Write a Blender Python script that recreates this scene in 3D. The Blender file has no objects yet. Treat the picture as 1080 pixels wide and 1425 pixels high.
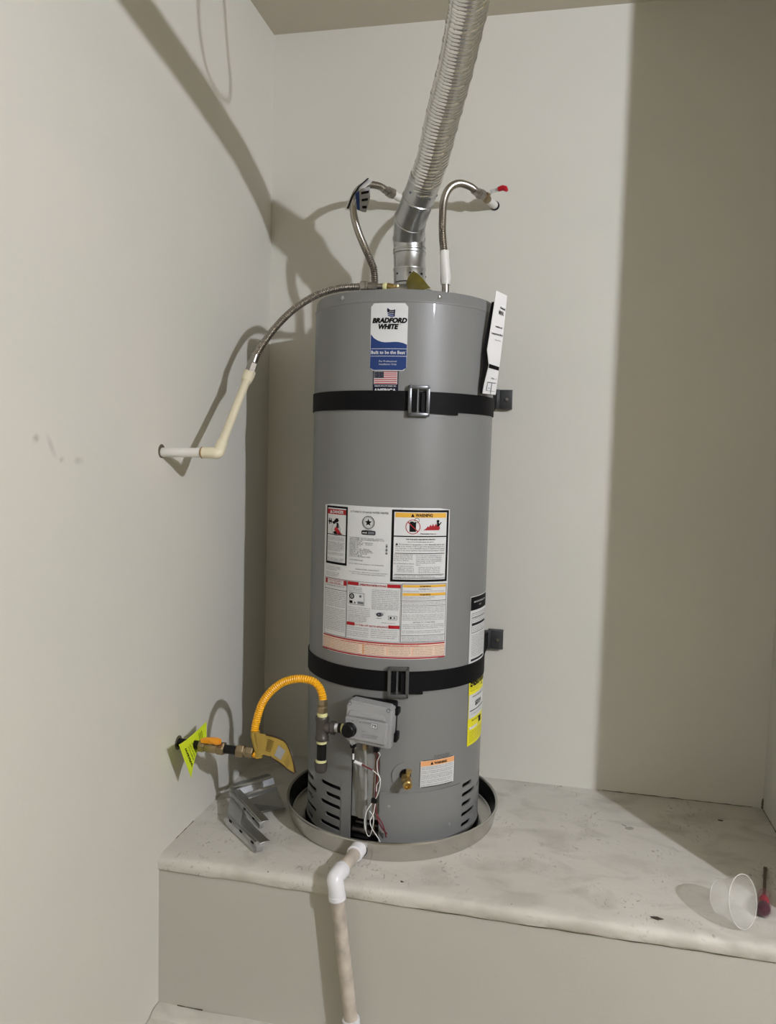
import bpy, bmesh, math, random
from mathutils import Vector, Matrix
from mathutils.geometry import delaunay_2d_cdt
random.seed(7)
PI = math.pi; R = math.radians
sc = bpy.context.scene
C = sc.collection

# ------------------------------------------------------------------ camera
YAW, PITCH, ROLL, FPX, CAMH = 0.2137, -0.0768, 0.0271, 1103.8, 1.0706
fwd = Vector((-math.sin(YAW)*math.cos(PITCH), math.cos(YAW)*math.cos(PITCH), math.sin(PITCH)))
rt0 = Vector((math.cos(YAW), math.sin(YAW), 0)); up0 = rt0.cross(fwd)
rt = math.cos(ROLL)*rt0 + math.sin(ROLL)*up0; up = -math.sin(ROLL)*rt0 + math.cos(ROLL)*up0
cd = bpy.data.cameras.new('camera'); cam = bpy.data.objects.new('camera', cd); C.objects.link(cam)
cam.matrix_world = Matrix(((rt.x, up.x, -fwd.x, 0), (rt.y, up.y, -fwd.y, 0), (rt.z, up.z, -fwd.z, CAMH), (0, 0, 0, 1)))
cd.sensor_fit = 'VERTICAL'; cd.sensor_height = 24; cd.sensor_width = 24; cd.lens = 24*FPX/1425
cd.clip_start = 0.02
sc.camera = cam

# ------------------------------------------------------------------ world and exposure
w = bpy.data.worlds.new('world'); sc.world = w; w.use_nodes = True
w.node_tree.nodes['Background'].inputs[0].default_value = (0.8, 0.85, 1, 1)
w.node_tree.nodes['Background'].inputs[1].default_value = 0.1
sc.view_settings.view_transform = 'Standard'; sc.view_settings.look = 'None'
sc.view_settings.gamma = 1; sc.view_settings.use_curve_mapping = False
sc.view_settings.exposure = 0.0
LAMP = Vector((2.2, -0.4, 2.07)); LAMP_POWER = 5500.0
LAMP_COL = (0.97, 0.99, 1.10)

# ------------------------------------------------------------------ materials
def newmat(name):
    m = bpy.data.materials.new(name); m.use_nodes = True
    return m, m.node_tree.nodes, m.node_tree.links, m.node_tree.nodes['Principled BSDF']
def mat(name, col, rough=0.5, metal=0.0, bump=0, bscale=200, var=0, vscale=8, spec=0.5, coat=0, trans=0, alpha=1, ior=1.45):
    m, n, l, b = newmat(name)
    b.inputs['Base Color'].default_value = (*col, 1); b.inputs['Roughness'].default_value = rough
    b.inputs['Metallic'].default_value = metal; b.inputs['Specular IOR Level'].default_value = spec
    b.inputs['Coat Weight'].default_value = coat; b.inputs['Transmission Weight'].default_value = trans
    b.inputs['Alpha'].default_value = alpha; b.inputs['IOR'].default_value = ior
    tc = n.new('ShaderNodeTexCoord')
    if var:
        t = n.new('ShaderNodeTexNoise'); t.inputs['Scale'].default_value = vscale; t.inputs['Detail'].default_value = 5
        l.new(tc.outputs['Object'], t.inputs['Vector'])
        mx = n.new('ShaderNodeMix'); mx.data_type = 'RGBA'
        mx.inputs[6].default_value = (*[c*(1-var) for c in col], 1); mx.inputs[7].default_value = (*[min(1, c*(1+var)) for c in col], 1)
        l.new(t.outputs['Fac'], mx.inputs[0]); l.new(mx.outputs[2], b.inputs['Base Color'])
    if bump:
        t = n.new('ShaderNodeTexNoise'); t.inputs['Scale'].default_value = bscale; t.inputs['Detail'].default_value = 3
        l.new(tc.outputs['Object'], t.inputs['Vector'])
        bp = n.new('ShaderNodeBump'); bp.inputs['Strength'].default_value = bump; bp.inputs['Distance'].default_value = 0.002
        l.new(t.outputs['Fac'], bp.inputs['Height']); l.new(bp.outputs['Normal'], b.inputs['Normal'])
    return m
WALLC = (0.65, 0.64, 0.575)
def wall_material(name, spots=()):
    m, n, l, b = newmat(name)
    b.inputs['Roughness'].default_value = 0.62; b.inputs['Specular IOR Level'].default_value = 0.25
    tc = n.new('ShaderNodeTexCoord')
    t = n.new('ShaderNodeTexNoise'); t.inputs['Scale'].default_value = 2.2; t.inputs['Detail'].default_value = 4
    l.new(tc.outputs['Object'], t.inputs['Vector'])
    cr = n.new('ShaderNodeValToRGB'); cr.color_ramp.elements[0].position = 0.3; cr.color_ramp.elements[1].position = 0.7
    cr.color_ramp.elements[0].color = (WALLC[0]*0.965, WALLC[1]*0.975, WALLC[2]*0.97, 1)
    cr.color_ramp.elements[1].color = (WALLC[0]*1.03, WALLC[1]*1.01, WALLC[2]*1.01, 1)
    l.new(t.outputs['Fac'], cr.inputs['Fac']); col = cr.outputs['Color']
    for (x, y, z, sx, sy, sz, ang, dark) in spots:               # hand-sized grubby smudges on the paint
        mp = n.new('ShaderNodeMapping'); mp.vector_type = 'TEXTURE'
        mp.inputs['Location'].default_value = (x, y, z); mp.inputs['Scale'].default_value = (sx, sy, sz); mp.inputs['Rotation'].default_value = (ang, 0, 0)
        t3 = n.new('ShaderNodeTexNoise'); t3.inputs['Scale'].default_value = 60
        l.new(tc.outputs['Object'], t3.inputs['Vector'])
        l.new(tc.outputs['Object'], mp.inputs['Vector'])
        ln = n.new('ShaderNodeVectorMath'); ln.operation = 'LENGTH'; l.new(mp.outputs['Vector'], ln.inputs[0])
        mr = n.new('ShaderNodeMapRange'); mr.inputs['From Min'].default_value = 1.0; mr.inputs['From Max'].default_value = 0.2
        mr.inputs['To Max'].default_value = dark; l.new(ln.outputs['Value'], mr.inputs['Value'])
        mm = n.new('ShaderNodeMath'); mm.operation = 'MULTIPLY'; l.new(mr.outputs[0], mm.inputs[0]); l.new(t3.outputs['Fac'], mm.inputs[1])
        mx = n.new('ShaderNodeMix'); mx.data_type = 'RGBA'; l.new(mm.outputs[0], mx.inputs[0]); l.new(col, mx.inputs[6])
        mx.inputs[7].default_value = (0.12, 0.11, 0.09, 1); col = mx.outputs[2]
    l.new(col, b.inputs['Base Color'])
    t2 = n.new('ShaderNodeTexNoise'); t2.inputs['Scale'].default_value = 130; t2.inputs['Detail'].default_value = 3
    l.new(tc.outputs['Object'], t2.inputs['Vector'])
    bp = n.new('ShaderNodeBump'); bp.inputs['Strength'].default_value = 0.12; bp.inputs['Distance'].default_value = 0.002
    l.new(t2.outputs['Fac'], bp.inputs['Height']); l.new(bp.outputs['Normal'], b.inputs['Normal'])
    return m
def slab_material():
    m, n, l, b = newmat('platform_paint')
    b.inputs['Roughness'].default_value = 0.55; b.inputs['Specular IOR Level'].default_value = 0.3
    tc = n.new('ShaderNodeTexCoord')
    def noise(s, d=6, dist=0.0, sx=1, sy=1):
        mp = n.new('ShaderNodeMapping'); mp.inputs['Scale'].default_value = (sx, sy, 1); l.new(tc.outputs['Object'], mp.inputs['Vector'])
        t = n.new('ShaderNodeTexNoise'); t.inputs['Scale'].default_value = s; t.inputs['Detail'].default_value = d
        t.inputs['Distortion'].default_value = dist; l.new(mp.outputs['Vector'], t.inputs['Vector']); return t.outputs['Fac']
    def ramp(f, a, c):
        r = n.new('ShaderNodeMapRange'); r.inputs['From Min'].default_value = a; r.inputs['From Max'].default_value = c
        l.new(f, r.inputs['Value']); return r.outputs[0]
    def mul(a, c):
        k = n.new('ShaderNodeMath'); k.operation = 'MULTIPLY'; l.new(a, k.inputs[0])
        if isinstance(c, float): k.inputs[1].default_value = c
        else: l.new(c, k.inputs[1])
        return k.outputs[0]
    def mix(f, a, c):
        k = n.new('ShaderNodeMix'); k.data_type = 'RGBA'; l.new(f, k.inputs[0])
        if isinstance(a, tuple): k.inputs[6].default_value = (*a, 1)
        else: l.new(a, k.inputs[6])
        k.inputs[7].default_value = (*c, 1); return k.outputs[2]
    base = mix(ramp(noise(3), .35, .7), (0.575, 0.555, 0.495), (0.64, 0.62, 0.56))
    c = mix(mul(ramp(noise(7, 8, .6, 1, 1.6), .50, .72), 0.6), base, (0.36, 0.34, 0.29))        # grubby patches
    c = mix(mul(mul(ramp(noise(70, 2, 1.5, 1, .5), .60, .70), ramp(noise(6, 2), .48, .60)), 0.6), c, (0.22, 0.20, 0.17))  # scuffs
    c = mix(mul(ramp(noise(45, 1, .5), .79, .80), 0.8), c, (0.06, 0.05, 0.045))                # specks
    l.new(c, b.inputs['Base Color'])
    bp = n.new('ShaderNodeBump'); bp.inputs['Strength'].default_value = 0.3; bp.inputs['Distance'].default_value = 0.003
    l.new(noise(60, 5), bp.inputs['Height']); l.new(bp.outputs['Normal'], b.inputs['Normal'])
    return m
M = {}
M['wall'] = wall_material('wall_paint')
M['wall_l'] = wall_material('wall_paint_left', [(-.985, 1.345, 1.076, .05, .014, .011, .5, .62), (-.985, 1.392, 1.062, .05, .010, .034, .55, .42), (-.985, 1.425, 1.035, .05, .012, .008, .2, .40), (-.985, 1.484, 1.033, .05, .022, .011, 0, .42)])
M['slab'] = slab_material()
M['garage'] = mat('tan_garage_paint', (0.22, 0.185, 0.10), 0.8, bump=.15, bscale=120, var=.05, vscale=2)
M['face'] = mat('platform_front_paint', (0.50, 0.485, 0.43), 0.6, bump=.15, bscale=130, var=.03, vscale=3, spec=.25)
M['ceil'] = mat('ceiling_paint', (0.60, 0.555, 0.46), 0.8, bump=.15, bscale=120, var=.03, vscale=2)
M['conc'] = mat('floor_concrete', (0.27, 0.245, 0.18), 0.7, bump=.4, bscale=60, var=.12, vscale=5)
M['caulk'] = mat('dark_joint', (0.10, 0.09, 0.06), 0.9)
M['tank'] = mat('tank_paint', (0.20, 0.204, 0.20), 0.42, bump=.02, bscale=60, spec=.5, coat=.05)
M['tank_in'] = mat('tank_inner_paint', (0.30, 0.305, 0.285), 0.4)
M['black'] = mat('hollow_shade', (0.008, 0.008, 0.009), 0.8)  # flat black painted as the shade inside slots and holes
M['strap'] = mat('black_strap', (0.005, 0.005, 0.006), 0.6, bump=.1, bscale=400, spec=.15)
M['buckle'] = mat('grey_buckle', (0.13, 0.135, 0.14), 0.3, metal=.6)
M['bracket'] = mat('dark_bracket', (0.06, 0.063, 0.065), 0.35, metal=.4)
M['galv'] = mat('galvanised_sheet', (0.52, 0.53, 0.53), 0.3, metal=1, var=.2, vscale=40, bump=.08, bscale=90)
M['foil'] = mat('aluminium_duct', (0.74, 0.73, 0.71), 0.13, metal=1, bump=.03, bscale=70)
M['pan'] = mat('aluminium_pan', (0.58, 0.57, 0.54), 0.22, metal=1, var=.05, vscale=20, bump=.02, bscale=40)
M['pan_shade'] = mat('pan_inside_shade', (0.05, 0.05, 0.052), 0.25, metal=.8)  # dark colour stands in for shade and dark reflections inside the pan
M['steel'] = mat('stainless_hose', (0.40, 0.37, 0.33), 0.28, metal=1)
M['nut'] = mat('steel_nut', (0.36, 0.34, 0.31), 0.3, metal=1)
M['brass'] = mat('brass', (0.55, 0.40, 0.17), 0.28, metal=1)
M['dbrass'] = mat('dull_brass', (0.33, 0.26, 0.16), 0.42, metal=.85, var=.25, vscale=60)
M['cpvc'] = mat('cream_cpvc', (0.74, 0.68, 0.50), 0.35, var=.1, vscale=18)
M['cpvc_w'] = mat('white_cpvc', (0.76, 0.75, 0.70), 0.4, var=.07, vscale=25)
M['glue'] = mat('brown_glue', (0.30, 0.16, 0.06), 0.4)
M['pvc'] = mat('white_pvc', (0.80, 0.80, 0.83), 0.25)
M['pvc_old'] = mat('stained_pvc', (0.52, 0.465, 0.395), 0.55, var=.75, vscale=22)
M['iron'] = mat('black_iron', (0.10, 0.09, 0.082), 0.45, metal=.6, bump=.2, bscale=200)
M['blackpipe'] = mat('black_nipple', (0.006, 0.006, 0.006), 0.4, spec=.3)
M['tape'] = mat('yellow_tape', (0.74, 0.72, 0.36), 0.6)
M['gasy'] = mat('yellow_gas_hose', (0.86, 0.43, 0.012), 0.38)
M['tagy'] = mat('hose_tag_yellow', (0.40, 0.27, 0.05), 0.45, var=.12, vscale=40)
M['tagb'] = mat('hose_tag_border', (0.03, 0.014, 0.006), 0.5)
M['neon'] = mat('neon_yellow_card', (0.74, 0.90, 0.03), 0.5)
M['olive'] = mat('crumpled_olive_foil', (0.20, 0.165, 0.012), 0.4, metal=.3, var=.4, vscale=30)
M['orange'] = mat('orange_handle', (0.85, 0.33, 0.02), 0.35)
M['ctrl'] = mat('grey_plastic', (0.33, 0.335, 0.34), 0.45)
M['ctrl_d'] = mat('dark_grey_print', (0.14, 0.15, 0.17), 0.5)
M['plastic_b'] = mat('black_plastic', (0.004, 0.004, 0.005), 0.4, spec=.25)
M['white'] = mat('label_white', (0.66, 0.67, 0.67), 0.45)
M['white2'] = mat('white_wire', (0.80, 0.80, 0.78), 0.4)
M['redw'] = mat('dark_red_wire', (0.16, 0.03, 0.035), 0.45)
M['copper'] = mat('dull_copper_tube', (0.26, 0.17, 0.11), 0.4, metal=.7)
M['ink'] = mat('label_black', (0.004, 0.004, 0.005), 0.6, spec=.15)
M['ink2'] = mat('label_fine_print', (0.012, 0.012, 0.014), 0.6, spec=.15)
M['navy'] = mat('label_navy', (0.005, 0.006, 0.025), 0.5, spec=.3)
M['blue'] = mat('label_blue', (0.018, 0.045, 0.17), 0.45, spec=.3)
M['red'] = mat('label_red', (0.36, 0.012, 0.018), 0.5, spec=.3)
M['org'] = mat('label_amber', (0.75, 0.42, 0.05), 0.4)
M['peach'] = mat('label_peach', (0.80, 0.40, 0.17), 0.4)
M['peachl'] = mat('label_light_peach', (0.78, 0.60, 0.48), 0.4)
M['yel'] = mat('label_yellow', (0.85, 0.78, 0.02), 0.4)
M['redh'] = mat('red_handle_grip', (0.50, 0.008, 0.02), 0.3)
M['paper'] = mat('white_paper', (0.74, 0.74, 0.73), 0.5)
M['cup'] = mat('frosted_clear_plastic', (0.85, 0.84, 0.80), 0.25, alpha=.25, spec=.9)
M['cup_rim'] = mat('frosted_plastic_rim', (0.85, 0.84, 0.80), 0.25, alpha=.4, spec=.9)
M['sdclear'] = mat('clear_red_handle', (0.30, 0.12, 0.15), 0.1, alpha=.22, spec=.9)
M['sdred'] = mat('red_handle_core', (0.35, 0.01, 0.03), 0.25)
M['sdpurple'] = mat('dark_purple_handle_end', (0.035, 0.006, 0.02), 0.15, coat=.6)
M['shaft'] = mat('screwdriver_shaft', (0.16, 0.13, 0.09), 0.4, metal=.8)
M['chip'] = mat('paint_chip', (0.35, 0.33, 0.28), 0.7)
M['dchip'] = mat('dark_scrap', (0.05, 0.04, 0.03), 0.7)
mb_, n_, l_, b_ = newmat('bulb_glow')
b_.inputs['Emission Color'].default_value = (*LAMP_COL, 1); b_.inputs['Emission Strength'].default_value = LAMP_POWER
M['bulb'] = mb_

# ------------------------------------------------------------------ object helpers
def empty(name, loc, label, cat, group=None):
    o = bpy.data.objects.new(name, None); C.objects.link(o); o.location = loc; o.empty_display_size = .05
    o['label'] = label; o['category'] = cat
    if group: o['group'] = group
    return o
def rootloc(p):
    v = Vector((0, 0, 0))
    while p is not None: v += Vector(p.location); p = p.parent
    return v
class MB:
    """collects shapes in world coordinates and links them as one mesh"""
    def __init__(s): s.v = []; s.f = []; s.m = []; s.sm = []
    def add(s, vs, fs, mi=0, smooth=True):
        o = len(s.v); s.v += [tuple(v) for v in vs]
        for f in fs: s.f.append([o+i for i in f]); s.m.append(mi); s.sm.append(smooth)
    def box(s, c, d, mtx=None, mi=0, bev=0, smooth=False, segs=2):
        bm = bmesh.new(); bmesh.ops.create_cube(bm, size=1)
        for v in bm.verts: v.co = Vector((v.co.x*d[0], v.co.y*d[1], v.co.z*d[2]))
        if bev: bmesh.ops.bevel(bm, geom=bm.edges[:], offset=bev, segments=segs, affect='EDGES', profile=.5)
        c = Vector(c)
        for v in bm.verts: v.co = c + (mtx @ v.co if mtx else v.co)
        bm.verts.index_update()
        s.add([v.co.copy() for v in bm.verts], [[v.index for v in f.verts] for f in bm.faces], mi, smooth or bev > 0); bm.free()
    def tube(s, pts, rad, segs=16, caps=True, mi=0, rfn=None):
        pts = [Vector(p) for p in pts]; n = len(pts)
        rads = rad if isinstance(rad, (list, tuple)) else [rad]*n
        T = []
        for i in range(n):
            a = pts[max(0, i-1)]; b = pts[min(n-1, i+1)]; t = (b-a)
            T.append(t.normalized() if t.length > 1e-9 else (T[-1] if T else Vector((0, 0, 1))))
        u = T[0].orthogonal().normalized(); vs = []; fs = []
        for i in range(n):
            if i:
                q = T[i-1].rotation_difference(T[i]); u = (q @ u)
                u = (u - u.dot(T[i])*T[i]).normalized()
            w_ = T[i].cross(u)
            for k in range(segs):
                a = 2*PI*k/segs; rr = rads[i] if rfn is None else rfn(i, a, rads[i])
                vs.append(pts[i] + rr*(math.cos(a)*u + math.sin(a)*w_))
        for i in range(n-1):
            for k in range(segs):
                k2 = (k+1) % segs; fs.append([i*segs+k, i*segs+k2, (i+1)*segs+k2, (i+1)*segs+k])
        s.add(vs, fs, mi, True)
        if caps:
            s.add(vs[:segs], [list(range(segs))[::-1]], mi, False); s.add(vs[-segs:], [list(range(segs))], mi, False)
    def lathe(s, prof, org, axis=(0, 0, 1), segs=32, mi=0, smooth=True, caps=True):
        """prof: (radius, along) pairs"""
        ax = Vector(axis).normalized(); u = ax.orthogonal().normalized(); w_ = ax.cross(u); org = Vector(org)
        if abs(ax.z) > .999: u = Vector((1, 0, 0)); w_ = ax.cross(u)
        vs = []; fs = []; n = len(prof)
        for (r_, h) in prof:
            for k in range(segs):
                a = 2*PI*k/segs; vs.append(org + ax*h + r_*(math.cos(a)*u + math.sin(a)*w_))
        for i in range(n-1):
            for k in range(segs):
                k2 = (k+1) % segs; fs.append([i*segs+k, i*segs+k2, (i+1)*segs+k2, (i+1)*segs+k])
        s.add(vs, fs, mi, smooth)
        if not caps: return
        if prof[0][0] > 1e-6: s.add(vs[:segs], [list(range(segs))[::-1]], mi, False)
        if prof[-1][0] > 1e-6: s.add(vs[-segs:], [list(range(segs))], mi, False)
    def hexnut(s, a, b, r_, mi=0, n=6):
        a = Vector(a); b = Vector(b); L_ = (b-a).length
        s.lathe([(r_*.9, 0), (r_, L_*.12), (r_, L_*.88), (r_*.9, L_)], a, b-a, n, mi, False)
    def sheet(s, grid, th, mi=0, edge_mi=None):
        """thin sheet from a grid of points, thickness th"""
        ny = len(grid); nx = len(grid[0]); g = [[Vector(p) for p in row] for row in grid]; top = []; bot = []
        for j in range(ny):
            for i in range(nx):
                du = g[j][min(nx-1, i+1)]-g[j][max(0, i-1)]; dv = g[min(ny-1, j+1)][i]-g[max(0, j-1)][i]
                nn = du.cross(dv).normalized()*th/2; top.append(g[j][i]+nn); bot.append(g[j][i]-nn)
        N = nx*ny; fs = []
        for j in range(ny-1):
            for i in range(nx-1):
                a = j*nx+i; fs.append([a, a+1, a+nx+1, a+nx]); fs.append([N+a, N+a+nx, N+a+nx+1, N+a+1])
        per = [i for i in range(nx)] + [j*nx+nx-1 for j in range(1, ny)] + [(ny-1)*nx+i for i in range(nx-2, -1, -1)] + [j*nx for j in range(ny-2, 0, -1)]
        for k in range(len(per)):
            a = per[k]; b = per[(k+1) % len(per)]; fs.append([a, N+a, N+b, b])
        s.add(top+bot, fs, mi, True)
    def build(s, name, mats, parent=None, label=None):
        off = rootloc(parent) if parent else Vector((0, 0, 0))
        me = bpy.data.meshes.new(name)
        me.from_pydata([(v[0]-off.x, v[1]-off.y, v[2]-off.z) for v in s.v], [], s.f)
        for m in (mats if isinstance(mats, list) else [mats]): me.materials.append(m)
        me.polygons.foreach_set('material_index', s.m); me.polygons.foreach_set('use_smooth', s.sm)
        bm = bmesh.new(); bm.from_mesh(me); bmesh.ops.remove_doubles(bm, verts=bm.verts[:], dist=1e-6)
        for e in bm.edges:
            if len(e.link_faces) == 2 and e.calc_face_angle(0) > R(38): e.smooth = False
        bm.to_mesh(me); bm.free()
        o = bpy.data.objects.new(name, me); C.objects.link(o)
        if parent: o.parent = parent
        if label: o['label'] = label
        return o
def tag(o, label, cat, group=None):
    o['label'] = label; o['category'] = cat
    if group: o['group'] = group
    return o
def struct(o): o['kind'] = 'structure'; return o
def spline(P, ds):
    """Catmull-Rom through P resampled every ds"""
    P = [Vector(p) for p in P]; Q = [2*P[0]-P[1]] + P + [2*P[-1]-P[-2]]; fine = []
    for i in range(1, len(Q)-2):
        for k in range(24):
            t = k/24; a, b, c, d = Q[i-1], Q[i], Q[i+1], Q[i+2]
            fine.append(.5*((2*b)+(c-a)*t+(2*a-5*b+4*c-d)*t*t+(3*b-a-3*c+d)*t**3))
    fine.append(P[-1]); acc = [0]
    for i in range(1, len(fine)): acc.append(acc[-1]+(fine[i]-fine[i-1]).length)
    n = max(2, int(acc[-1]/ds)); out = []; j = 0
    for k in range(n+1):
        s_ = acc[-1]*k/n
        while j < len(acc)-2 and acc[j+1] < s_: j += 1
        f = (s_-acc[j])/max(1e-9, acc[j+1]-acc[j]); out.append(fine[j].lerp(fine[j+1], f))
    return out
def corrugated(P, r0, amp, pitch, segs=16, per=4):
    pts = spline(P, pitch/per); m = MB()
    m.tube(pts, [r0+amp*math.cos(2*PI*i/per) for i in range(len(pts))], segs)
    return m, pts
def lerp(a, b, t): return Vector(a).lerp(Vector(b), t)

# ------------------------------------------------------------------ text helper
_cache = {}
def text_mesh(s_, res=1, bold=0.0, shear=0.0):
    key = (s_, res, bold, shear)
    if key not in _cache:
        cu = bpy.data.curves.new('t', 'FONT'); cu.body = s_; cu.size = 1; cu.resolution_u = res; cu.offset = bold; cu.shear = shear
        ob = bpy.data.objects.new('t', cu); me = ob.to_mesh()
        vs = [v.co.copy() for v in me.vertices]; fs = [list(p.vertices) for p in me.polygons]
        ob.to_mesh_clear(); bpy.data.objects.remove(ob); bpy.data.curves.remove(cu)
        x0 = min(v.x for v in vs); x1 = max(v.x for v in vs)
        _cache[key] = ([(v.x-x0, v.y) for v in vs], fs, x1-x0)
    return _cache[key]
class Label:
    """flat artwork in (u, v) metres, mapped by fn(u, v, height above surface)"""
    def __init__(s, fn): s.fn = fn; s.mb = MB(); s.mats = []
    def mi(s, k):
        if k not in s.mats: s.mats.append(k)
        return s.mats.index(k)
    def rect(s, u0, v0, u1, v1, k, h=0.0003, step=.012, nv=1):
        n = max(1, int(abs(u1-u0)/step)); vs = []; fs = []
        for j in range(nv+1):
            for i in range(n+1): vs.append(s.fn(u0+(u1-u0)*i/n, v0+(v1-v0)*j/nv, h))
        for j in range(nv):
            for i in range(n): a = j*(n+1)+i; fs.append([a, a+1, a+n+2, a+n+1])
        s.mb.add(vs, fs, s.mi(k))
    def frame(s, u0, v0, u1, v1, t, k, h=.0006):
        s.rect(u0, v0, u1, v0+t, k, h); s.rect(u0, v1-t, u1, v1, k, h); s.rect(u0, v0, u0+t, v1, k, h); s.rect(u1-t, v0, u1, v1, k, h)
    def poly(s, pts, k, h=.0009):
        s.mb.add([s.fn(u, v, h) for u, v in pts], [list(range(len(pts)))], s.mi(k))
    def disc(s, u, v, r_, k, h=.0009, n=16): s.poly([(u+r_*math.cos(2*PI*i/n), v+r_*math.sin(2*PI*i/n)) for i in range(n)], k, h)
    def ring(s, u, v, r0, r1, k, h=.0009, n=20):
        vs = []; fs = []
        for i in range(n):
            a = 2*PI*i/n; vs += [s.fn(u+r0*math.cos(a), v+r0*math.sin(a), h), s.fn(u+r1*math.cos(a), v+r1*math.sin(a), h)]
        for i in range(n): j = (i+1) % n; fs.append([2*i, 2*i+1, 2*j+1, 2*j])
        s.mb.add(vs, fs, s.mi(k))
    def rrect(s, u0, v0, u1, v1, r_, k, h=.0003):
        vs, fs, pts = [], [], []
        n = 12
        for i in range(n+1):
            u = u0+(u1-u0)*i/n; d = min(u-u0, u1-u); e = 0
            if d < r_: e = r_-math.sqrt(max(0, r_*r_-(r_-d)**2))
            pts.append((u, v0+e, v1-e))
        for u, a, b in pts: vs += [s.fn(u, a, h), s.fn(u, b, h)]
        for i in range(n): fs.append([2*i, 2*i+2, 2*i+3, 2*i+1])
        s.mb.add(vs, fs, s.mi(k))
    def text(s, t, u, v, size, k='ink', width=None, align='l', res=1, bold=0.0, shear=0.0, h=.0012, rot=0):
        vs, fs, w0 = text_mesh(t, res, bold, shear)
        sx = size if width is None else width/max(w0, 1e-6)
        W_ = w0*sx; o = {'l': 0, 'c': -W_/2, 'r': -W_}[align]
        P = []
        for x, y in vs:
            a, b = o+x*sx, y*size
            if rot: a, b = -b, a
            P.append(s.fn(u+a, v+b, h))
        s.mb.add(P, fs, s.mi(k))
    def para(s, lines, u, v, size, lead, width, k='ink2', h=.0012):
        """lines of fine print, justified to width except the last"""
        for i, t in enumerate(lines):
            wd = width if (i < len(lines)-1) else width*min(1, len(t)/max(1, len(lines[0])))
            s.text(t, u, v-i*lead, size, k, wd, h=h)
    def build(s, name, parent, label=None): return s.mb.build(name, [M[k] for k in s.mats], parent, label)

# ------------------------------------------------------------------ room
XL, YB, XR, ZC, YF, ZF = -0.9855, 2.5741, 0.6518, 2.4259, 1.832, -0.430
XE, YR = 3.9, -3.2                                            # far side of the garage, rear wall
def slabbox(name, x0, x1, y0, y1, z0, z1, m):
    b = MB(); b.box(((x0+x1)/2, (y0+y1)/2, (z0+z1)/2), (x1-x0, y1-y0, z1-z0)); return struct(b.build(name, m))
slabbox('wall_left', XL-.12, XL, YR-.12, YB+.12, ZF-.1, ZC+.1, M['wall_l'])
slabbox('wall_back', XL, XR+.12, YB, YB+.12, ZF-.1, ZC+.1, M['wall'])
slabbox('wall_right', XR, XR+.12, 1.842, YB, ZF-.1, ZC+.1, M['wall'])
slabbox('wall_front', XR+.12, XE, 1.842, 1.962, ZF-.1, ZC+.1, M['garage'])
slabbox('wall_side', XE, XE+.12, YR-.12, 1.962, ZF-.1, ZC+.1, M['garage'])
slabbox('wall_rear', XL, XE, YR-.12, YR, ZF-.1, ZC+.1, M['garage'])
slabbox('floor', XL-.12, XE+.12, YR-.12, YB+.12, ZF-.1, ZF, M['conc'])
slabbox('ceiling', XL-.12, XE+.12, YR-.12, YB+.12, ZC, ZC+.1, M['ceil'])
# raised platform filling the alcove, with a rounded plaster nosing
p = MB(); N_ = 60
prof = [(YB, 0), (YF+.03, 0), (YF+.006, -.001), (YF-.003, -.005), (YF-.007, -.012), (YF-.008, -.020), (YF-.006, -.034), (YF-.004, -.036), (YF, -.038)]
vs = []; fs = []
for i in range(N_+1):
    x = XL+(XR-XL)*i/N_
    for j, (y, z) in enumerate(prof):
        wob = .0009*math.sin(x*23+j)+.0007*math.sin(x*61+2*j) if 0 < j < 8 else 0
        vs.append((x, y+wob*(j > 1), z+(wob*.7 if j > 1 else 0)))
for i in range(N_):
    for j in range(len(prof)-1): a = i*len(prof)+j; fs.append([a, a+1, a+1+len(prof), a+len(prof)])
p.add(vs, fs); p.m = [1 if k % 8 >= 6 else 0 for k in range(len(fs))]
p.add([(XL, YF, -.038), (XR, YF, -.038), (XR, YF, ZF), (XL, YF, ZF)], [[0, 3, 2, 1]], 1, False); struct(p.build('raised_platform', [M['slab'], M['face']]))
# kerb strip on the floor against the platform, dark open joints
p = MB()
prof = [(YF, ZF+.026), (YF-.026, ZF+.026), (YF-.040, ZF+.022), (YF-.046, ZF+.015), (YF-.11, ZF+.008), (YF-.125, ZF)]
vs = []; fs = []
for i in range(41):
    x = XL+.002+(XR-XL-.002)*i/40
    for j, (y, z) in enumerate(prof): vs.append((x, y+.002*math.sin(x*17+j), z+.001*math.sin(x*31)))
for i in range(40):
    for j in range(len(prof)-1): a = i*len(prof)+j; fs.append([a, a+1, a+1+len(prof), a+len(prof)])
p.add(vs, fs); struct(p.build('floor_kerb', M['slab']))
def joint(name, pts, th):
    m_ = MB(); m_.tube(pts, [th*(.4+random.random()) for _ in pts], 6); return struct(m_.build(name, M['caulk']))
joint('trim_1', [(XR-.03-i*.018, YB-.0005, .001+.0008*math.sin(i*2.1)) for i in range(26)], .0013)
joint('trim_2', [(XR-.002, YB-.004, .001+i*.004) for i in range(9)], .0032)
joint('trim_3', [(XR-.001, YB-.01-i*.012, .001) for i in range(14)], .0010)
joint('trim_4', [(-.33+i*.03, YF-.0035+.0004*math.sin(i*2.3), -.0375+.0008*math.sin(i*1.7)) for i in range(33)], .0007)
joint('trim_5', [(XL+.0005, YF+.09+i*.012, .0008) for i in range(10)], .0010)
joint('trim_6', [(-.93+i*.012, YF-.001, ZF+.027) for i in range(7)], .0012)

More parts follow.
